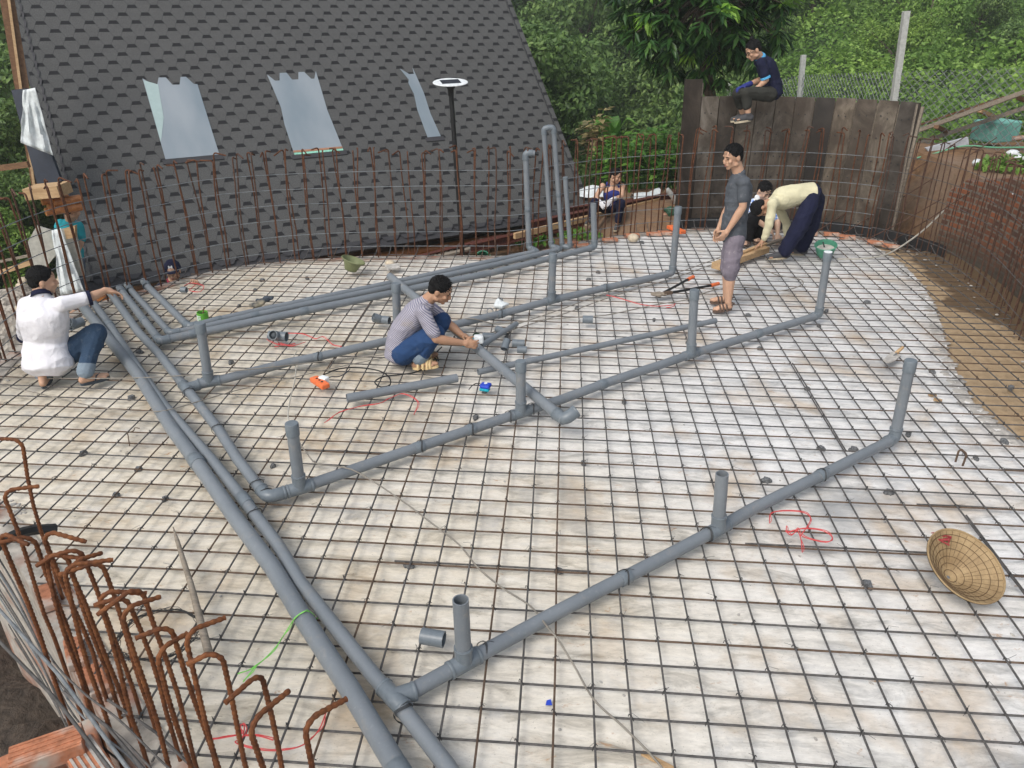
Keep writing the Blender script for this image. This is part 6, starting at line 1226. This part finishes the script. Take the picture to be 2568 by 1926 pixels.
for k in range(16): p0 = ch+hf @ Vector((-.185+rnd_.uniform(-.02, .02), .035+rnd_.uniform(-.03, .03), -.03)); b.tube([p0, p0+Vector((rnd_.uniform(-.04, .04), rnd_.uniform(-.02, .02), rnd_.uniform(-.01, .02))), p0+Vector((rnd_.uniform(-.05, .05), rnd_.uniform(-.03, .03), rnd_.uniform(-.03, .01)))], .004, 4)
b.build('red_tie', simple('red_cloth', (.32, .045, .05), .8), hat)
# trowel, tape, power strip, tin, gloves, bag
q = G(2238, 900, .02); tr = thing('trowel', 'mortar caked bricklaying trowel with a wooden handle lying on the mat', 'trowel', q)
P = [G(*p, .02) for p in ((2214, 905), (2228, 912), (2242, 908), (2258, 895), (2247, 885), (2236, 884))]; b = MB(); b.add(P+[p+Vector((0, 0, .012)) for p in P], [(5, 4, 3, 2, 1, 0), (6, 7, 8, 9, 10, 11)]+[(i, (i+1) % 6, 6+(i+1) % 6, 6+i) for i in range(6)]); b.build('blade', M['cement'], tr); MB().cap(G(2249, 884, .04), G(2263, 872, .06), .016, .014).build('handle', M['wood_pale'], tr, smooth=True); MB().tube([G(2240, 892, .03), G(2246, 888, .05), G(2250, 883, .04)], .005, 6).build('shank', M['steel_grey'], tr)
q = G(1218, 972, .03); tp = thing('tape_measure', 'blue and teal tape measure lying on the mat', 'tape measure', q); Rz = Matrix.Rotation(R(-15), 3, 'Z'); b = MB(); b.box(q+Vector((0, 0, .018)), (.085, .075, .035), Rz); b.build('case', M['blue'], tp, bevel=.014); b = MB(); b.box(q+Vector((-.005, -.018, -.006)), (.082, .05, .022), Rz); b.build('side_band', M['teal_case'], tp, bevel=.008); b = MB(); b.tube([q+Vector((0, .005, .036)), q+Vector((0, .005, .039))], .014, 12); b.build('button', M['white_plastic'], tp)
P = curve([G(x, y, .02) for x, y in ((1203, 962), (1193, 962), (1183, 968), (1176, 977))], 4); MB().tube(P, .004, 6).build('strap', M['black'], tp, smooth=True)
a, c = G(786, 949, .04), G(818, 970, .04); q = a; ps = thing('power_strip', 'orange power strip with a white plug among the cords', 'power strip', q); MB().beam(a, c, .075, .045).build('case', M['orange'], ps, bevel=.012); b = MB(); p = G(812, 951, .05); b.box(p, (.075, .055, .045), Matrix.Rotation(R(-25), 3, 'Z')); b.build('plug', M['white_plastic'], ps, bevel=.008)
b = MB()
for k in range(3): p = a.lerp(c, .3+.2*k)+Vector((0, 0, .0235)); b.tube([p, p+Vector((0, 0, .002))], .010, 10)
b.build('socket_holes', M['black'], ps); MB().tube(curve([G(815, 952, .05), G(830, 945, .03), G(850, 944, .02), G(868, 935, .02), G(878, 925, .02)], 5), .004, 6).build('plug_lead', M['navy'], ps, smooth=True)
q = G(511, 805, .0); tn = thing('glue_tin', 'open green and white glue tin with a brush beside a capped standing pipe', 'tin', q); MB().hollow(q+Vector((0, 0, .005)), q+Vector((0, 0, .095)), .052, .003, 24).build('can', M['tin_green'], tn, smooth=True); MB().tube([q+Vector((0, 0, .07)), q+Vector((0, 0, .072))], .049, 20).build('glue', M['black'], tn)
b = MB(); [b.tube([q+Vector((.054*math.cos(a), .054*math.sin(a), z)) for a in np.linspace(-2.6, -1.5, 8)], .004, 4) for z in (.02, .035, .05, .065)]; b.build('paper_label', M['white_plastic'], tn); MB().tube([q+Vector((0, 0, .06)), q+Vector((.02, .02, .14))], .006, 6).build('brush', M['wood_brown'], tn)
q = G(660, 757, .03); gl = MB()
for (x, y, r_) in ((640, 765, .05), (655, 757, .06), (668, 750, .055), (678, 748, .035), (632, 764, .03), (646, 753, .03)): gl.ell(G(x, y, .04), (r_*1.2, r_*.8, r_*.5), Matrix.Rotation(x, 3, 'Z'))
for (x0, y0, x1, y1) in ((672, 751, 684, 745), (660, 760, 650, 768), (636, 766, 630, 768)): gl.cap(G(x0, y0, .04), G(x1, y1, .03), .02, .014)
tag(gl.build('work_glove', simple('glove_dark', (.05, .06, .075), .9, .5, 14, .6, dirt=(.33, .28, .19)), remesh=.008, smooth_it=2, origin=q), 'dirty dark work glove lying on the mat near the bundled pipes', 'glove')
q = G(1256, 770, .03); b = MB(); b.ell(q+Vector((0, 0, .03)), (.075, .055, .045), None, 20, 14); b.v = [tuple(Vector(v)+Vector((mn.noise(Vector(v)*16), mn.noise(Vector(v)*16+Vector((5, 0, 0))), mn.noise(Vector(v)*16+Vector((0, 5, 0)))))*.03) for v in b.v]; tag(b.build('plastic_bag', M['white_film'], origin=q), 'crumpled white plastic bag on the mat above the long pipe run', 'plastic bag')
# buckets
def lathe_thing(name, label, cat, q, prof, rot, mt, inner=None, imt='cement'):
    root = thing(name, label, cat, q); b = MB(); b.lathe(prof+[(r_-.006, z_) for r_, z_ in prof[::-1]], q, rot, 36); b.build('shell', M[mt], root, smooth=True)
    b = MB(); b.tube([q+rot @ Vector((prof[-1][0]*math.cos(a), prof[-1][0]*math.sin(a), prof[-1][1])) for a in np.linspace(0, 6.2832, 37)], .008, 6, False); b.build('rim', M[mt], root, smooth=True)
    if inner: b = MB(); b.lathe([(.001, inner[1]), (inner[0], inner[1])], q, rot, 30); b.build('cement_inside', M[imt], root)
    return root
q = G(2068, 640, .01); rt = lathe_thing('bucket', 'green cement bucket right of the bending man', 'bucket', q, [(.001, 0), (.085, 0), (.092, .01), (.112, .08), (.124, .14), (.126, .143)], Matrix.Rotation(R(-8), 3, 'Y') @ Matrix.Rotation(R(14), 3, 'X'), 'green_bucket', (.112, .09)); MB().tube([q+Vector((-.02, 0, .10)), q+Vector((-.04, .03, .16))], .008, 6).build('stick', M['black'], rt)
q = G(876, 690, .0); lathe_thing('bucket', 'olive green rubber bucket tilted on the rim in front of the house', 'bucket', q+Vector((0, .08, .05)), [(.001, -.02), (.06, -.02), (.07, -.012), (.10, .07), (.128, .105), (.132, .108)], Matrix.Rotation(R(20), 3, 'Y') @ Matrix.Rotation(R(-6), 3, 'X'), 'olive')
q = G(1209, 668, -.95); lathe_thing('bucket', 'green bucket lying on its side by the stones with its mouth to the viewer', 'bucket', q+Vector((0, .1, .1)), [(.001, -.14), (.085, -.14), (.12, .08), (.125, .085)], Matrix.Rotation(R(78), 3, 'X') @ Matrix.Rotation(R(8), 3, 'Y'), 'green_bucket')
# odds and ends
a, c = G(1678, 568, .05), G(1714, 583, .04); tag(MB().beam(a, c, .09, .045).build('float_tool', M['orange'], bevel=.006, origin=a), 'orange and yellow plastic float lying on the rim beside the green helmet', 'float'); 
q = G(1588, 597, .02); b = MB(); b.ell(q, (.075, .06, .06), None, 10, 8); tag(b.build('stone', M['stone'], smooth=True, origin=q), 'lone round brown stone on the brick rim below the sitting man', 'stone')
q = G(985, 670, .02); b = MB(); b.box(q, (.16, .12, .03), Matrix.Rotation(R(30), 3, 'Z') @ Matrix.Rotation(R(10), 3, 'X')); tag(b.build('tile_piece', M['cement'], bevel=.006, origin=q), 'pale broken tile lying on the rim right of the olive bucket', 'tile')
q = G(978, 660, .02); b = MB(); b.ell(q, (.06, .045, .04)); tag(b.build('stone', M['stone'], smooth=True, origin=q), 'small brown stone on the rim above the broken tile', 'stone')
a, mid_, c = G(434, 1322, .03), G(480, 1470, .06), G(524, 1640, .06); b = MB(); b.tube([a, a.lerp(mid_, .25), mid_, mid_.lerp(c, .6), c], 0, 10, True, [.003, .012, .016, .0185, .020]); tag(b.build('wooden_stake', M['wood_old'], smooth=True, origin=a), 'sharpened wooden stake lying on the mat behind the near rusty bars', 'stake')
P = [G(2397, 1160, .0), G(2399, 1160, .09)+Vector((0, 0, .02)), G(2399, 1160, .0)+Vector((.02, .0, .12)), G(2414, 1170, .0)+Vector((0, .0, .12)), G(2416, 1170, .0)]; P = [G(2396, 1158, .0), G(2396, 1158)+Vector((0, 0, .085)), G(2396, 1158)+Vector((.015, 0, .10)), G(2414, 1168)+Vector((-.005, 0, .10)), G(2414, 1168)+Vector((.004, 0, .085)), G(2414, 1168, 0)]; tag(MB().tube(P, .007, 8).build('bar_staple', M['steel_brown'], smooth=True, origin=P[0]), 'short bent steel bar standing like a staple on the mat at the right', 'bent bar')
P = curve([G(325, 1118, .0), G(321, 1092, .01), G(320, 1086, .03), G(335, 1080, .03), G(338, 1073, .03), G(350, 1074, .03)], 4); tag(MB().tube(P, .004, 6).build('bent_wire', M['steel_brown'], smooth=True, origin=P[0]), 'small bent wire on the mat at the left', 'wire')
q = G(1368, 1768, -.03); b = MB(); b.add([q, q+Vector((.03, .0, .004)), q+Vector((.022, .028, .008)), q+Vector((.004, .026, .0))], [(0, 1, 2, 3)]); o = b.build('plastic_scrap', M['blue'], origin=q); o.modifiers.new('s', 'SOLIDIFY').thickness = .003; tag(o, 'tiny scrap of blue plastic on the floor near the bottom edge', 'scrap')
for k, (px, py) in enumerate([(2338, 990), (2352, 1003)]): q = G(px, py, -.03); b = MB(); b.box(q, (.06, .035, .015), Matrix.Rotation(R(-30*k), 3, 'Z')); tag(b.build('wood_chip', M['wood_pale'], bevel=.003, origin=q), 'brown wood chip on the board by the right standing pipe', 'wood chip', 'two wood chips')
a, c = G(1610, 1888, -.03), G(1700, 1935, -.03); tag(MB().beam(a, c, .02, .012).build('wood_sliver', M['wood_pale'], origin=a), 'pale sliver of wood lying at the bottom edge', 'wood sliver')
# crumbs, flakes and chips: nobody could count them
b = MB(); g = random.Random(9)
for k in range(900):
    if k < 330: px, py = g.uniform(380, 1100), 0; P0 = POOL[g.randrange(len(POOL))]+Vector((g.uniform(-.15, .1), g.uniform(-.15, .1), 0))
    elif k < 460: P0 = G(g.uniform(-40, 60), g.uniform(1240, 1420), 0)
    else: P0 = Vector((g.uniform(-4.5, 3.8), g.uniform(-3.4, 6), 0))
    if not inside(P0.x, P0.y, POOL): continue
    r_ = g.uniform(.003, .009)*(2.2 if k < 460 else 1); b.ell((P0.x, P0.y, -.046), (r_*g.uniform(1, 1.8), r_, r_*.5), Matrix.Rotation(g.random()*3, 3, 'Z'), 6, 4)
tag(b.build('mortar_crumbs', M['cement'], smooth=False), 'crumbs and flakes of mortar scattered on the floor', 'debris', kind='stuff')
# hollow bricks at the lower left corner
for k, (px, py, z, a) in enumerate([(120, 1885, .12, 32), (230, 1925, .06, -38)]):
    q = G(px, py, z); Rm = Matrix.Rotation(R(a), 3, 'Z'); root = thing('hollow_brick', ['orange grooved hollow brick at the bottom left corner', 'mortar smeared hollow brick beside the orange one in the bottom left corner'][k], 'brick', q, 'hollow bricks in the corner')
    b = MB(); b.box(q, (.26, .12, .075), Rm); b.build('block', M['brick_red'], root, bevel=.004); b = MB()
    for j in range(5): b.box(q+Rm @ Vector((0, -.048+j*.024, .0385)), (.255, .010, .006), Rm)
    b.build('ridges', M['brick_red'] if k == 0 else M['cement'], root)
b = MB(); q = G(130, 1945, -.08); b.box(q, (.4, .25, .2), Matrix.Rotation(R(40), 3, 'Z')); tag(b.build('wall_stub', M['brick_red'], bevel=.01, origin=q), 'top of the brick wall under the corner bricks', 'wall')


# ---------------------------------------------------------------- thin evening haze in the valley
hb = MB(); hb.box((0, 65, 30), (236, 210, 70)); hz_ = hb.build('haze', M['white_film'])
ht = bpy.data.materials.new('haze_air'); ht.use_nodes = True; n_ = ht.node_tree; n_.nodes.remove(n_.nodes['Principled BSDF']); pv = n_.nodes.new('ShaderNodeVolumePrincipled'); pv.inputs['Color'].default_value = (.90, .95, .93, 1); pv.inputs['Density'].default_value = .0022; pv.inputs['Anisotropy'].default_value = .2
n_.links.new(pv.outputs[0], n_.nodes['Material Output'].inputs['Volume']); hz_.data.materials.clear(); hz_.data.materials.append(ht); tag(hz_, kind='stuff')
